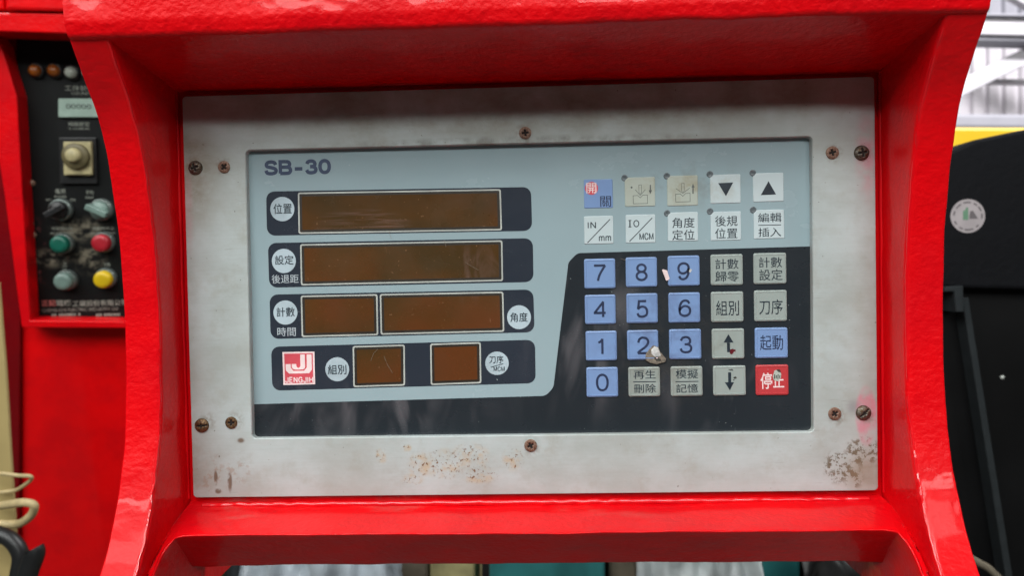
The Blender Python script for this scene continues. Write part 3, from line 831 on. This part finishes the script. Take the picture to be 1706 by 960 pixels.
k = key(1183.8, 290, 1233.9, 338.7, 'key_white', True, True)
flat('down_triangle', [F0.P(*p, KL) for p in [(1196.4, 305), (1221.4, 303.9), (1209.4, 326.8)]], KL, M['ink'], k)
k = key(1255.5, 287.5, 1305.7, 336, 'key_white', True, True)
flat('up_triangle', [F0.P(*p, KL) for p in [(1267.5, 325), (1292.9, 323.9), (1280.3, 301.8)]], KL, M['ink'], k)
# second row
k = key(973.3, 359.3, 1021.8, 406.8, 'key_white', True)
stroke_px(F0, 'IN', (979.2, 369.4, 992.8, 381), KL, 1.7, M['ink'], k, gap=.28)
flat('slash', line_loop(F0.P(978.7, 404.6, KL), F0.P(1016.2, 365.3, KL), .0004), KL, M['ink'], k)
stroke_px(F0, 'mm', (997.9, 393, 1018, 402.2), KL, 1.5, M['ink'], k, gap=.25)
k = key(1042.7, 357, 1092, 405, 'key_white', True)
polyline('legend', [(1047.2, 367.4), (1051.6, 367.3)], .0003, M['ink'], k, KL)
polyline('legend', [(1047.3, 378.2), (1051.8, 378.1)], .0003, M['ink'], k, KL)
polyline('legend', [(1049.4, 367.4), (1049.5, 378)], .0006, M['ink'], k, KL + .00002)
stroke_px(F0, 'O', (1055.2, 366.6, 1065, 378.6), KL, 1.6, M['ink'], k)
flat('slash', line_loop(F0.P(1048.7, 402.5, KL), F0.P(1086.6, 362.9, KL), .0004), KL, M['ink'], k)
stroke_px(F0, 'MCM', (1065.6, 388, 1088.4, 399.8), KL, 1.5, M['ink'], k, gap=.26)
k = key(1113, 353, 1163, 402, 'key_white', True, True)
text_px(F0, '角度', (1119.8, 362.4, 1157.2, 379.8), KL, M['ink'], k, off=.003)
text_px(F0, '定位', (1119.8, 382.7, 1157.2, 400), KL, M['ink'], k, off=.003)
k = key(1184.6, 352, 1234.7, 400.7, 'key_white', True, True)
text_px(F0, '後規', (1191.2, 359.6, 1228.6, 377), KL, M['ink'], k, off=.003)
text_px(F0, '位置', (1191.2, 380.2, 1228.6, 397.5), KL, M['ink'], k, off=.003)
k = key(1256.6, 349, 1306.7, 397.8, 'key_white', True, True)
text_px(F0, '編輯', (1262.9, 354.8, 1301.7, 370.2), KL, M['ink'], k, off=.003)
flat('bar', line_loop(F0.P(1263.4, 375.4, KL), F0.P(1301.4, 374.6, KL), .00035), KL, M['ink'], k)
text_px(F0, '插入', (1263.5, 379.4, 1301.4, 394.4), KL, M['ink'], k, off=.003)
# numeric block
def kk(x0, y0, x1, y1, m, label=None): return key(x0, y0, x1, y1, m, label=label)
DG = [('7', 973.3, 430.5, 1025.4, 481.5, (987.8, 440.7, 1010.3, 470)), ('8', 1042.7, 428, 1094.8, 478.8, (1058.7, 439, 1078.9, 468.6)),
      ('9', 1113, 425.5, 1165.7, 477, (1128.4, 436.8, 1149.4, 467.3)), ('4', 974.4, 490.6, 1026, 541, (989, 501, 1011, 530.5)),
      ('5', 1043.8, 488.4, 1096, 539.2, (1060, 500, 1080, 529.8)), ('6', 1114, 487, 1166.5, 538.5, (1130, 499, 1151.6, 528.4)),
      ('1', 975.8, 551, 1027.9, 602, (995, 563, 1005.5, 592)), ('2', 1045, 549.6, 1097, 600.6, (1061, 561, 1082.6, 590.7)),
      ('3', 1115.2, 548, 1168.4, 599.6, (1132, 560, 1153.4, 589.2)), ('0', 977, 611.5, 1030, 662.8, (992.8, 623, 1014.2, 652.6))]
DKEY = {}
for s, x0, y0, x1, y1, bx in DG:
    k = kk(x0, y0, x1, y1, 'key_blue'); DKEY[s] = k
    stroke_px(F0, s, bx, KU, 3.9, M['ink_blue'], k)
def two(k, a, ba, b, bb, bar=None, m='ink'):
    text_px(F0, a, ba, KU, M[m], k, off=.003)
    if bar: flat('bar', line_loop(F0.P(bar[0], bar[1], KU), F0.P(bar[2], bar[3], KU), .0004), KU, M[m], k)
    if b: text_px(F0, b, bb, KU, M[m], k, off=.003)
two(kk(1184.4, 423.2, 1237.6, 475.8, 'key_grey'), '計數', (1191.5, 431, 1230.4, 448.6), '歸零', (1191.5, 451.6, 1231, 469.6))
two(kk(1256, 421, 1310, 473.7, 'key_grey'), '計數', (1264, 428.3, 1303, 446.2), '設定', (1264.8, 448.8, 1303.8, 467.4))
two(kk(1185, 485.6, 1238.6, 537.4, 'key_grey'), '組別', (1193, 500.8, 1231.2, 526), None, None)
two(kk(1257, 483.2, 1311, 536, 'key_grey'), '刀序', (1264.8, 499, 1303.8, 524.2), None, None)
ku = kk(1186.4, 547.2, 1240, 598.8, 'key_grey')
flat('arrow_head', [F0.P(*p, KU) for p in [(1205.4, 571), (1213.5, 557), (1222, 571)]], KU, M['ink'], ku)
flat('arrow_shaft', [F0.P(*p, KU) for p in [(1211, 571.3), (1216, 571.3), (1216.4, 587), (1211.4, 587)]], KU, M['ink'], ku)
two(kk(1258.2, 545.6, 1312.4, 597.6, 'key_blue'), '起動', (1266, 558.6, 1304.7, 583.8), None, None, None, 'ink_blue')
two(kk(1047, 611.2, 1100, 662, 'key_grey'), '再生', (1055.6, 617.2, 1092.2, 631.6), '刪除', (1056, 640.2, 1092.8, 655), (1055, 636.8, 1092.4, 636.2))
two(kk(1117.6, 610, 1170.6, 661.2, 'key_grey'), '模擬', (1126, 615.8, 1163, 631.2), '記憶', (1126.4, 640.2, 1163, 654.8), (1125.4, 636.4, 1163.5, 635.8))
kd = kk(1188.4, 609, 1242.6, 660.2, 'key_grey')
flat('arrow_shaft', [F0.P(*p, KU) for p in [(1213.1, 620.7), (1218, 620.6), (1218.2, 637.3), (1213.3, 637.3)]], KU, M['ink'], kd)
flat('arrow_head', [F0.P(*p, KU) for p in [(1207.6, 637.4), (1222.9, 637.2), (1215.8, 650.6)]], KU, M['ink'], kd)
ks = kk(1259.5, 607.6, 1313.7, 659.6, 'key_red', 'red stop key with a worn patch')
text_px(F0, '停', (1267, 621.4, 1286.5, 648.4), KU, M['white_ink'], ks, off=.012)
text_px(F0, '止', (1288, 624, 1306.3, 646), KU, M['white_ink'], ks, off=.010)

# indicator lenses at the key corners
for x, y in [(1040.5, 296.5), (1111, 293.3), (1182.7, 290.2), (1254, 288), (1111.5, 355.3), (1183, 352.2), (1254.7, 349.8)]:
    c = F0.P(x, y, DM)
    lathe('indicator_lens', [(.00165, 0), (.00165, .00018), (.00145, .00030), (.0009, .00012), (.0002, .00010)], (c.x, c.y), DM, M['led_off'], U, 24)

# damage: torn film on key 2, chips on others
def blob(pts, seed, jit=.0002, r=.0004, sub=3):
    rnd = random.Random(seed); q = rounded([F0.P(x, y, KU) for x, y in pts], r, sub)
    return [p + Vector((rnd.uniform(-jit, jit), rnd.uniform(-jit, jit))) for p in q]
def zz(x, y): return (1020 + x / 5.331, 540 + y / 5.331)
k2 = DKEY['2']
b1 = blob([zz(*p) for p in [(330, 225), (362, 190), (405, 200), (430, 255), (478, 312), (470, 338), (400, 360), (335, 348), (292, 318), (300, 262)]], 3, .00012)
o = flat('torn_film', b1, KU, M['torn_edge'], k2, .00010, bev=.00008)
b2 = blob([zz(*p) for p in [(345, 232), (372, 200), (404, 208), (424, 258), (432, 285), (380, 292), (350, 268)]], 5, .0001)
flat('bare_metal', b2, KU + .00010, M['torn'], k2, .00006)
b3 = blob([zz(*p) for p in [(368, 296), (395, 290), (428, 312), (440, 330), (392, 330)]], 8, .0001)
flat('torn_hole', b3, KU + .00010, M['torn_dark'], k2, .00006)
b4 = blob([zz(*p) for p in [(385, 300), (400, 298), (408, 306), (394, 309)]], 9, .00004)
flat('bare_metal', b4, KU + .00017, M['white_ink'], k2, .00005)
k9 = DKEY['9']
flat('torn_film', blob([(1102.5, 448.5), (1111.5, 450.5), (1115.5, 465), (1110, 468.5)], 4, .00008), KU, M['white_ink'], k9, .0002)
flat('torn_film', blob([(1149, 448), (1153.5, 449), (1150, 454.5), (1147.5, 453)], 4, .00008), KU, M['torn'], k9, .00008)
for pts, mt, sd in [([(1216, 583), (1221, 581), (1224, 585), (1219, 591), (1216, 589)], 'dried_paint', 1), ([(1222, 582), (1226, 583), (1224, 587)], 'dried_paint', 2), ([(1222.5, 585.5), (1225, 587), (1222, 589)], 'rim', 2)]:
    flat('paint_chip', blob(pts, sd, .00006, .0003), KU + .00005 + .00003 * sd, M[mt], ku, .00005)
for i, pts in enumerate([[(1221, 629), (1226, 627.5), (1227.5, 631), (1223, 631.5)], [(1220.5, 633), (1224, 632), (1223, 635)], [(1212, 616), (1219, 615), (1223, 618), (1217, 617.5)]]):
    flat('worn_spot', blob(pts, i, .00006, .0003), KU + .00005 + .00002 * i, M['torn_dark'] if i < 2 else M['ink_soft'], kd, .00004)
flat('worn_patch', blob([zz(*p) for p in [(1425, 470), (1440, 415), (1470, 405), (1500, 440), (1496, 480), (1470, 510), (1435, 500)]], 6, .00008), KU + .00006, M['key_worn'], ks, .0001)
for i in range(4):
    a, b = zz(1442 + i * 15, 448 + (i % 2) * 8), zz(1440 + i * 15, 488 - (i % 2) * 6)
    flat('worn_spot', line_loop(F0.P(*a, KU), F0.P(*b, KU), .00042), KU + .00018, M['torn_dark'], ks, .00005)
flat('worn_patch', blob([zz(*p) for p in [(1455, 408), (1485, 402), (1497, 425), (1480, 430), (1466, 418)]], 6, .00006), KU + .0002, M['torn_dark'], ks, .00005)
# hairline scratches in the film
for i, pts in enumerate([[(1034, 431), (1050, 436), (1058, 438)], [(618, 601), (622, 590), (629, 582)], [(640, 594), (645, 607), (654, 622)], [(775, 437), (786, 444), (797, 450)], [(740, 400), (743, 411)],
                         [(648, 386), (652, 398)], [(1060, 432), (1086, 440)]]):
    polyline('hairline_scratch', pts, .00012, M['scratch'], U, DM + (.0006 if i in (0, 6) else .00034))

# ------------------------------------------------------------------ left: red cabinet with a grimy black operator panel
FL = Frame(Vector((-.62, .70, .02)), pitch=math.radians(9), yaw=math.radians(10))
CB = thing('operator_cabinet', 'red machine cabinet with a grimy black push-button panel, left of the housing', 'control cabinet', (0, .05, -.6), matrix=FL.m)
def fl(px, py, d=0): return FL.P(px, py, d)
# body slab behind, black panel, raised surround
body = prism([fl(-90, 40), fl(330, 45), fl(330, 1250), fl(-60, 1250)], -.26, -.012, .003)
link('cabinet_body', body, M['red_far'], CB)
link('black_panel', prism([fl(26, 40, .001), fl(330, 40, .001), fl(330, 540, .001), fl(48, 540, .001)], -.008, .001), M['grimy_black'], CB)
link('dark_side_strip', prism([fl(-120, 60, -.004), fl(34, 60, -.004), fl(34, 560, -.004), fl(30, 1250, -.004), fl(-120, 1250, -.004)], -.02, -.004, .002), red_paint('maroon_side', .0004, False, (.17, .001, .003)), CB)  # darker red strip along the cabinet body's left edge
# left rim, bottom ledge, upper hood
rimL = [fl(-14, 50, .03), fl(2, 75, .03), fl(28, 160, .03), fl(36, 300, .03), fl(50, 534, .03), fl(330, 537, .03), fl(330, 548, .03), fl(36, 546, .03), fl(8, 330, .03), fl(-20, 150, .03)]
link('panel_surround', prism(rimL, -.011, .03, .0015), M['red'], CB)
link('panel_hood', prism([fl(-60, 19, .075), fl(330, 26, .075), fl(330, 62, .075), fl(-60, 50, .075)], -.011, .075, .002), M['red_far'], CB)
link('panel_hood_upper', prism([fl(8, -60, .08), fl(330, -60, .08), fl(330, 22, .08), fl(8, 16, .08)], -.011, .08, .004), M['red_far'], CB)
link('panel_hood_upper', prism([fl(-80, -60, .07), fl(6, -60, .07), fl(6, 15, .07), fl(-80, 12, .07)], -.011, .07, .003), M['red_far'], CB)
def fc(px, py): c = fl(px, py, .001); return (c.x, c.y)
for (x, y), mt in (((62, 118), 'amber_lamp'), ((93, 118), 'amber_lamp'), ((121, 121), 'white_lamp'), ((150, 121), 'white_lamp')):
    ho = lathe('pilot_lamp', [(.0105, 0), (.0105, .004), (.009, .006), (.0075, .006)], fc(x, y), .001, M['black_plastic'], CB)
    lathe('lens', [(.0078, .005), (.0072, .010), (.005, .0125), (.001, .0135)], fc(x, y), .001, M[mt], ho)
text_px(FL, '工件計數', (108, 142, 158, 151), .0012, M['legend_far'], CB)
text_px(FL, 'COUNT', (119, 153, 150, 157.5), .0012, M['legend_far'], CB)
cn = link('counter', prism(rounded([fl(98, 164, .004), fl(190, 164, .004), fl(190, 195, .004), fl(98, 195, .004)], .0015), .001, .006, .0006), M['counter'], CB)
text_px(FL, '00000', (110, 173, 152, 181), .0062, M['black_plastic'], cn, 'digit')
text_px(FL, '時間設定', (114, 203, 149, 210), .0012, M['legend_far'], CB)
text_px(FL, 'TIMER', (113, 213, 150, 215.5), .0012, M['legend_far'], CB)
# timer: cream square with a round dial in a dark bezel
tb = link('timer_bezel', prism(rounded([fl(99, 229, .004), fl(161, 229, .004), fl(163, 306, .004), fl(101, 306, .004)], .0015), .001, .007, .001), M['black_plastic'], CB)
ti = link('timer', prism(rounded([fl(107, 236, .010), fl(153, 236, .010), fl(154, 292, .010), fl(108, 292, .010)], .0012), .007, .014, .001), M['cream'], CB)
cdl = fl(127, 260, .016)
lathe('dial', [(.0175, 0), (.0175, .006), (.0160, .008), (.0100, .008)], (cdl.x, cdl.y), .014, simple('olive_dial_ring', (92, 84, 56), .5), ti)
lathe('dial_knob', [(.0098, .008), (.0090, .014), (.0070, .016), (.0010, .0165)], (cdl.x - .001, cdl.y + .001), .014, M['cream'], ti)
link('timer_base_strip', prism([fl(110, 280, .016), fl(153, 278, .016), fl(153, 290, .016), fl(110, 291, .016)], .014, .0155, .0005), M['cream'], ti)
for s, b in (('電源', (92, 315, 109, 322.5)), ('POWER', (91, 326, 111, 329.5)), ('OFF', (76, 331, 86, 334.5)), ('ON', (117, 331, 125, 335)), ('手動', (143, 317, 156, 323.5)), ('MAN', (142, 327, 155, 331)),
             ('電動機起動', (86, 378, 122, 383)), ('MOTOR START', (84, 387, 124, 390.5)), ('電動機停止', (154, 378, 190, 383)), ('MOTOR STOP', (150, 387, 192, 390.5)),
             ('上', (103, 436, 112, 444)), ('UP', (104, 447, 110, 451.5)), ('下降', (172, 438, 184, 445)), ('DOWN', (168, 448, 184, 452))):
    text_px(FL, s, b, .0012, M['legend_far'], CB)
text_px(FL, '正記', (69, 500, 93, 510), .0012, M['legend_red'], CB, off=.015)
text_px(FL, '電機', (94, 500, 119, 510), .0012, M['legend_far'], CB, off=.015)
text_px(FL, '工業股份有限公司', (121, 500, 212, 510), .0012, M['legend_far'], CB, off=.015)
text_px(FL, 'CHENG CHI ELECTRIC INDUSTRY CO', (70, 513.5, 197, 518.5), .0012, M['legend_far'], CB)
text_px(FL, '-- ------- -', (86, 522.5, 134, 526.5), .0012, M['legend_far'], CB)
text_px(FL, '--- --------', (160, 522.5, 200, 526.5), .0012, M['legend_far'], CB)
def button(px, py, mt, rc=.0145, r=.0118, h=.020):
    k = lathe('button_collar', [(rc, 0), (rc, .005), (rc * .93, .009), (r * 1.03, .010), (r * 1.03, .006)], fc(px, py), .001, M['collar'], CB)
    return lathe('cap', [(r, .004), (r, h - .002), (r * .9, h), (r * .5, h + .0003), (.0004, h + .0004)], fc(px, py), .001, M[mt], k)
button(107, 405, 'cap_green'); button(175, 403, 'cap_red'); button(113, 466, 'cap_grey'); button(178, 463, 'cap_yellow')
def selector(px, py, mt, ang):
    k = lathe('selector_collar', [(.0155, 0), (.0155, .005), (.0145, .009), (.0120, .010), (.0120, .006)], fc(px, py), .001, M['collar'], CB)
    lathe('knob_base', [(.0118, .006), (.0118, .014), (.0105, .016), (.0004, .016)], fc(px, py), .001, M[mt], k)
    c = Vector(fc(px, py)); a = Vector((math.cos(ang), math.sin(ang))) * .0145
    lp = rounded(line_loop(c - a, c + a, .0085), .002, 3)
    link('knob_grip', prism(lp, .016, .029, .0015), M[mt], k)
selector(103, 349, 'black_plastic', .5); selector(171, 349, simple('pale_teal_plastic', (92, 168, 148), .35).name and 'cap_grey', -.45)
for x, y in ((53, 305), (51, 372), (55, 392)):
    lathe('edge_screw', [(.005, 0), (.0048, .002), (.001, .003)], fc(x, y), .001, M['screw_rust'], CB, 16)

# ------------------------------------------------------------------ far left: beige post, cord, hand lever
FB = Frame(Vector((0, .52, 0)))
bp = link('beige_post', box_mesh(0, 1, 0, 1, 0, 1), M['beige'])
a0, a1 = FB.P(-60, 470), FB.P(11, 470); a2, a3 = FB.P(-60, 1200), FB.P(31, 980)
bpm = prism([FB.P(-90, 470), FB.P(-3, 470), FB.P(9, 620), FB.P(16, 740), FB.P(25, 880), FB.P(34, 1350), FB.P(-90, 1350)], -.524, -.52, .001)
bpm.materials.append(M['beige']); bp.data = bpm
tag(bp, 'beige painted post at the left edge below the black button panel', 'post')
def fb(x, y, d=.02): q = FB.P(x, y, d); return Vector((q.x, .52 - d, q.y))
tag(tube('tied_cord', [fb(-12, 790), fb(8, 790, .03), fb(30, 793, .03), fb(49, 794, .03), fb(52, 799, .025), fb(42, 808, .02), fb(24, 818, .01), fb(-8, 822, .01)], .0023, M['cord']),
    'thin beige cord looped round the beige post above the thicker knot', 'cord')
tag(tube('knotted_cord', [fb(-12, 845), fb(10, 842, .03), fb(38, 838, .04), fb(56, 842, .04), fb(54, 856, .035), fb(42, 868, .03), fb(28, 874, .02), fb(5, 874, .02), fb(-12, 872, .02)], .0048, M['cord']),
    'thick pale cord knotted round the beige post above the black lever', 'cord')
lv = thing('hand_lever', 'black rounded hand lever in the bottom left corner in front of the post', 'lever', (-.57, .42, -.35))
tube('lever_arm', [fb(-60, 870, .06), fb(-10, 888, .06), fb(18, 900, .06), fb(34, 925, .06), fb(30, 960, .06), fb(20, 1020, .06), fb(10, 1100, .06)], .009, M['black_plastic'], lv)
tube('lever_grip', [fb(40, 1010, .08), fb(46, 960, .08), fb(56, 930, .08), fb(58, 920, .08), fb(56, 915, .08)], .0105, M['black_plastic'], lv, 14)
ds = thing('metal_disc', 'dull grey metal disc edge showing at the far left of the red cabinet', 'disc', (-.66, .5, .02))
c = FB.P(-16, 345, .0)
lathe('rim', [(.0205, 0), (.0205, .008), (.018, .010)], (c.x, c.y), -.50, M['disc_grey'], ds)
lathe('face', [(.018, .006), (.012, .007), (.001, .0075)], (c.x, c.y), -.50, M['black_plastic'], ds)

# ------------------------------------------------------------------ right background
FR = Frame(Vector((0, .50, 0)))
BM = thing('dark_machine_cover', 'matt black machine cover with a round faded sticker, right of the red housing', 'machine cover', (.55, .6, -.6))
DY = -.50
def fr(x, y, d=-.50): return F0.P(x, y, d)
link('upper_cover', prism(rounded([fr(1470, 330), fr(1540, 288), fr(1582, 253), fr(1626, 232), fr(1712, 214), fr(1900, 205), fr(1900, 486), fr(1470, 478)], .005, 4), DY - .35, DY, .004), M['navy_black'], BM)
link('lower_cover', prism([fr(1480, 466, -.52), fr(1900, 462, -.52), fr(1900, 1500, -.52), fr(1480, 1500, -.52)], -.85, -.52, .002), M['gloss_black'], BM)
br = link('bracket', prism([fr(1574, 478, -.49), fr(1605, 476, -.49), fr(1606, 520, -.49), fr(1593, 520, -.49), fr(1590, 486, -.49), fr(1574, 486, -.49)], -.519, -.49, .001), M['strip_grey'], BM)
link('trim_strip', prism([fr(1603, 497, -.50), fr(1614, 496, -.50), fr(1688, 965, -.50), (fr(1750, 1360, -.50)), fr(1738, 1360, -.50), fr(1676, 965, -.50)], -.5198, -.50, .001), M['strip_grey'], BM)
lathe('rivet', [(.0025, 0), (.002, .001), (.0005, .0015)], tuple(fr(1670, 629, -.52)), -.52, M['rim'], BM, 12)
sc_ = fr(1612, 360, DY)
st = link('sticker', prism(circle(sc_, 27.6 * .000686 * 1.0, 48), DY, DY + .0006), M['sticker'], BM)
def sp(x, y): return fr(1570 + x / 10.67, 310 + y / 10.67, DY)
DS = DY + .0007
flat('sticker_green_shape', [sp(360, 600), sp(360, 440), sp(400, 430), sp(415, 380), sp(450, 380), sp(455, 600)], DS, M['sticker_green'], st, .0002)
flat('sticker_grey_shape', [sp(470, 580), sp(490, 445), sp(540, 440), sp(625, 578)], DS, M['sticker_ink'], st, .0002)
ms = []
for a0, a1 in ((200, 216), (158, 176), (120, 146), (78, 108), (50, 66), (20, 42), (-12, 10), (232, 248), (256, 292), (306, 318)):
    r1, r2 = .0146, .0162; seg = 5
    inn = [sc_ + Vector((math.cos(math.radians(a0 + (a1 - a0) * i / seg)), math.sin(math.radians(a0 + (a1 - a0) * i / seg)))) * r1 for i in range(seg + 1)]
    out = [sc_ + Vector((math.cos(math.radians(a0 + (a1 - a0) * i / seg)), math.sin(math.radians(a0 + (a1 - a0) * i / seg)))) * r2 for i in range(seg + 1)]
    ms.append((prism(out + inn[::-1], DS, DS + .0002), 0))
join('sticker_border_print', ms, [M['sticker_ink']], st)
q = [fr(x, y, -.47) for x, y in ((1560, 900), (1600, 922), (1630, 938), (1655, 955), (1700, 1010), (1720, 1100))]
tag(tube('brown_hose', [Vector((p.x, .47, p.y)) for p in q], .004, M['brown']), 'brownish hose at the foot of the black machine cover beside the red leg', 'hose')

def far(name, pts, d0, d1, mt, label, cat, bev=.01):
    o = link(name, prism([fr(x, y, d1) for x, y in pts], d0, d1, bev), M[mt]); return tag(o, label, cat)
# yellow machine + grey beam above it
far('yellow_machine', [(1480, 211), (1900, 213), (1900, 700), (1480, 700)], -2.6, -2.3, 'yellow', 'yellow machine body showing between the grey beam and the black cover', 'machine')
far('grey_beam', [(1440, 188), (1950, 191), (1950, 215), (1440, 212)], -5.0, -4.8, 'grey_steel', 'horizontal grey steel beam below the white corrugated wall', 'beam', .02)
D5 = -4.9
tb_ = thing('white_roof_beam', 'wide horizontal white steel beam near the top right corner', 'beam', (3.3, 4.9, 1.9))
link('web', prism([fr(1440, 26, D5), fr(1950, 34, D5), fr(1950, 64, D5), fr(1440, 52, D5)], D5 - .08, D5, .01), M['white_steel'], tb_)
link('bottom_flange', prism([fr(1440, 53, D5), fr(1950, 65, D5), fr(1950, 71, D5), fr(1440, 60, D5)], D5 - .20, D5 - .03, .01), M['grey_steel'], tb_)
link('top_flange', prism([fr(1440, 21, D5), fr(1950, 29, D5), fr(1950, 33, D5), fr(1440, 25, D5)], D5 - .20, D5 + .04, .004), M['grey_steel'], tb_)
far('white_diagonal_brace', [(1560, 152), (1800, 34), (1800, 62), (1560, 182)], D5 - .25, D5 - .15, 'white_steel', 'white diagonal steel brace crossing the corrugated wall below the horizontal beam', 'brace', .01)
far('white_upper_brace', [(1640, -30), (1672, -14), (1800, 60), (1800, 34), (1700, -18), (1672, -32)], D5 - .35, D5 - .28, 'white_steel', 'short white brace in the top right corner above the horizontal beam', 'brace', .01)
far('thin_white_rail', [(1560, 130), (1900, 133), (1900, 138), (1560, 136)], D5 - .5, D5 - .4, 'white_steel', 'thin white rail running behind the diagonal brace', 'rail', .006)
# corrugated wall
WL = thing('corrugated_wall', 'bright white corrugated metal sheet wall behind the roof beams', 'wall', (4.0, 6.0, 0))
yw = 5.9
def sheet(x0, x1, z0, z1, nm, m=M['white_panel']):
    per = .125; pts = []; x = x0
    while x < x1:
        pts += [(x, 0), (x + per * .55, 0), (x + per * .66, .035), (x + per * .89, .035)]
        x += per
    pts.append((x, 0))
    vs = [(a, yw + b, z0) for a, b in pts] + [(a, yw + b, z1) for a, b in pts]; n = len(pts)
    return link(nm, mesh(nm, vs, [(i, i + 1, n + i + 1, n + i) for i in range(n - 1)]), m, WL)
zt = fr(1650, 137, -yw).y; zt2 = fr(1650, 71, -yw).y
sheet(2.2, 7.0, FLOOR_Z + .01, zt - .01, 'corrugated_sheet'); sheet(2.2, 7.0, zt + .02, zt2 - .02, 'corrugated_sheet'); sheet(2.2, 7.0, zt2, 4.2, 'corrugated_sheet', M['grey_steel'])

# ------------------------------------------------------------------ things glimpsed below the sill
def fz(x, y, d=-.62): return F0.P(x, y, d)
def low(name, x0, x1, top, mt, label, cat, d=-.62, dep=.12, bev=.004, top2=None):
    pts = [fz(x0, top, d), fz(x1, top2 or top, d), fz(x1, 1500, d), fz(x0, 1500, d)]
    o = link(name, prism(pts, d - dep, d, bev), M[mt]); return tag(o, label, cat)
low('teal_machine_column', 815, 1008, 905, 'teal', 'teal painted machine column below the middle of the sill', 'machine column', -.60)
low('brown_post', 1014, 1062, 900, 'brown', 'narrow brown post right of the teal column', 'post', -.62)
low('straw_board', 716, 792, 905, 'wood', 'straw coloured board left of the teal column', 'board', -.63)
low('grey_post', 660, 714, 905, 'brown', 'dull grey post between the grey plastic sheet and the straw board', 'post', -.64)
low('teal_pipe_housing', 1262, 1334, 900, 'teal', 'small teal housing right of the white plastic sheet', 'machine part', -.66)
low('pale_trim', 322, 337, 900, 'cream', 'pale cream strip beside the left end of the sill', 'strip', -.5)
low('grey_strut', 372, 386, 880, 'strip_grey', 'thin grey strut in the dark gap below the left end of the sill', 'strut', -.55)
low('black_machine_base', 250, 420, 860, 'black_plastic', 'black machine base in the gap below the left end of the sill', 'machine base', -.70)
low('machine_bed', 230, 1640, 870, 'dark_cloth', 'dark machine bed in shadow behind everything below the sill', 'machine bed', -.95, .3)
def crumple(name, x0, x1, ytop, mt, label, seed, d=-.58, amp=.045):
    rows = []
    for j in range(26):
        r = []
        for i in range(46):
            p = fz(x0 + (x1 - x0) * i / 45, ytop + (1350 - ytop) * j / 25, d)
            n_ = mn.noise(Vector((p.x * 14 + seed, p.y * 9, seed))) * amp + mn.noise(Vector((p.x * 60, p.y * 40 + seed, 1))) * amp * .45
            r.append(Vector((p.x, -(d + n_), p.y + mn.noise(Vector((p.x * 20, 0, seed))) * .012)))
        rows.append(r)
    me = grid_mesh(rows, name); o = link(name, me, M[mt], None, True)
    m = o.modifiers.new('thickness', 'SOLIDIFY'); m.thickness = .001
    return tag(o, label, 'plastic sheet')
crumple('plastic_sheet', 398, 672, 880, 'sheet', 'pale blue-grey crumpled plastic sheet below the left half of the sill', 2.0)
crumple('plastic_sheet', 1060, 1268, 880, 'sheet2', 'whitish crumpled plastic sheet between the brown post and the small teal housing', 7.0)
crumple('black_wrapping', 1334, 1500, 890, 'dark_cloth', 'crumpled black wrapping below the right end of the sill', 11.0)['category'] = 'wrapping'

for o in list(C.objects):
    if o.name.startswith('plastic_sheet'): o['group'] = 'crumpled plastic sheets below the sill'
    if o.name in ('tied_cord', 'knotted_cord'): o['group'] = 'cords tied round the beige post'
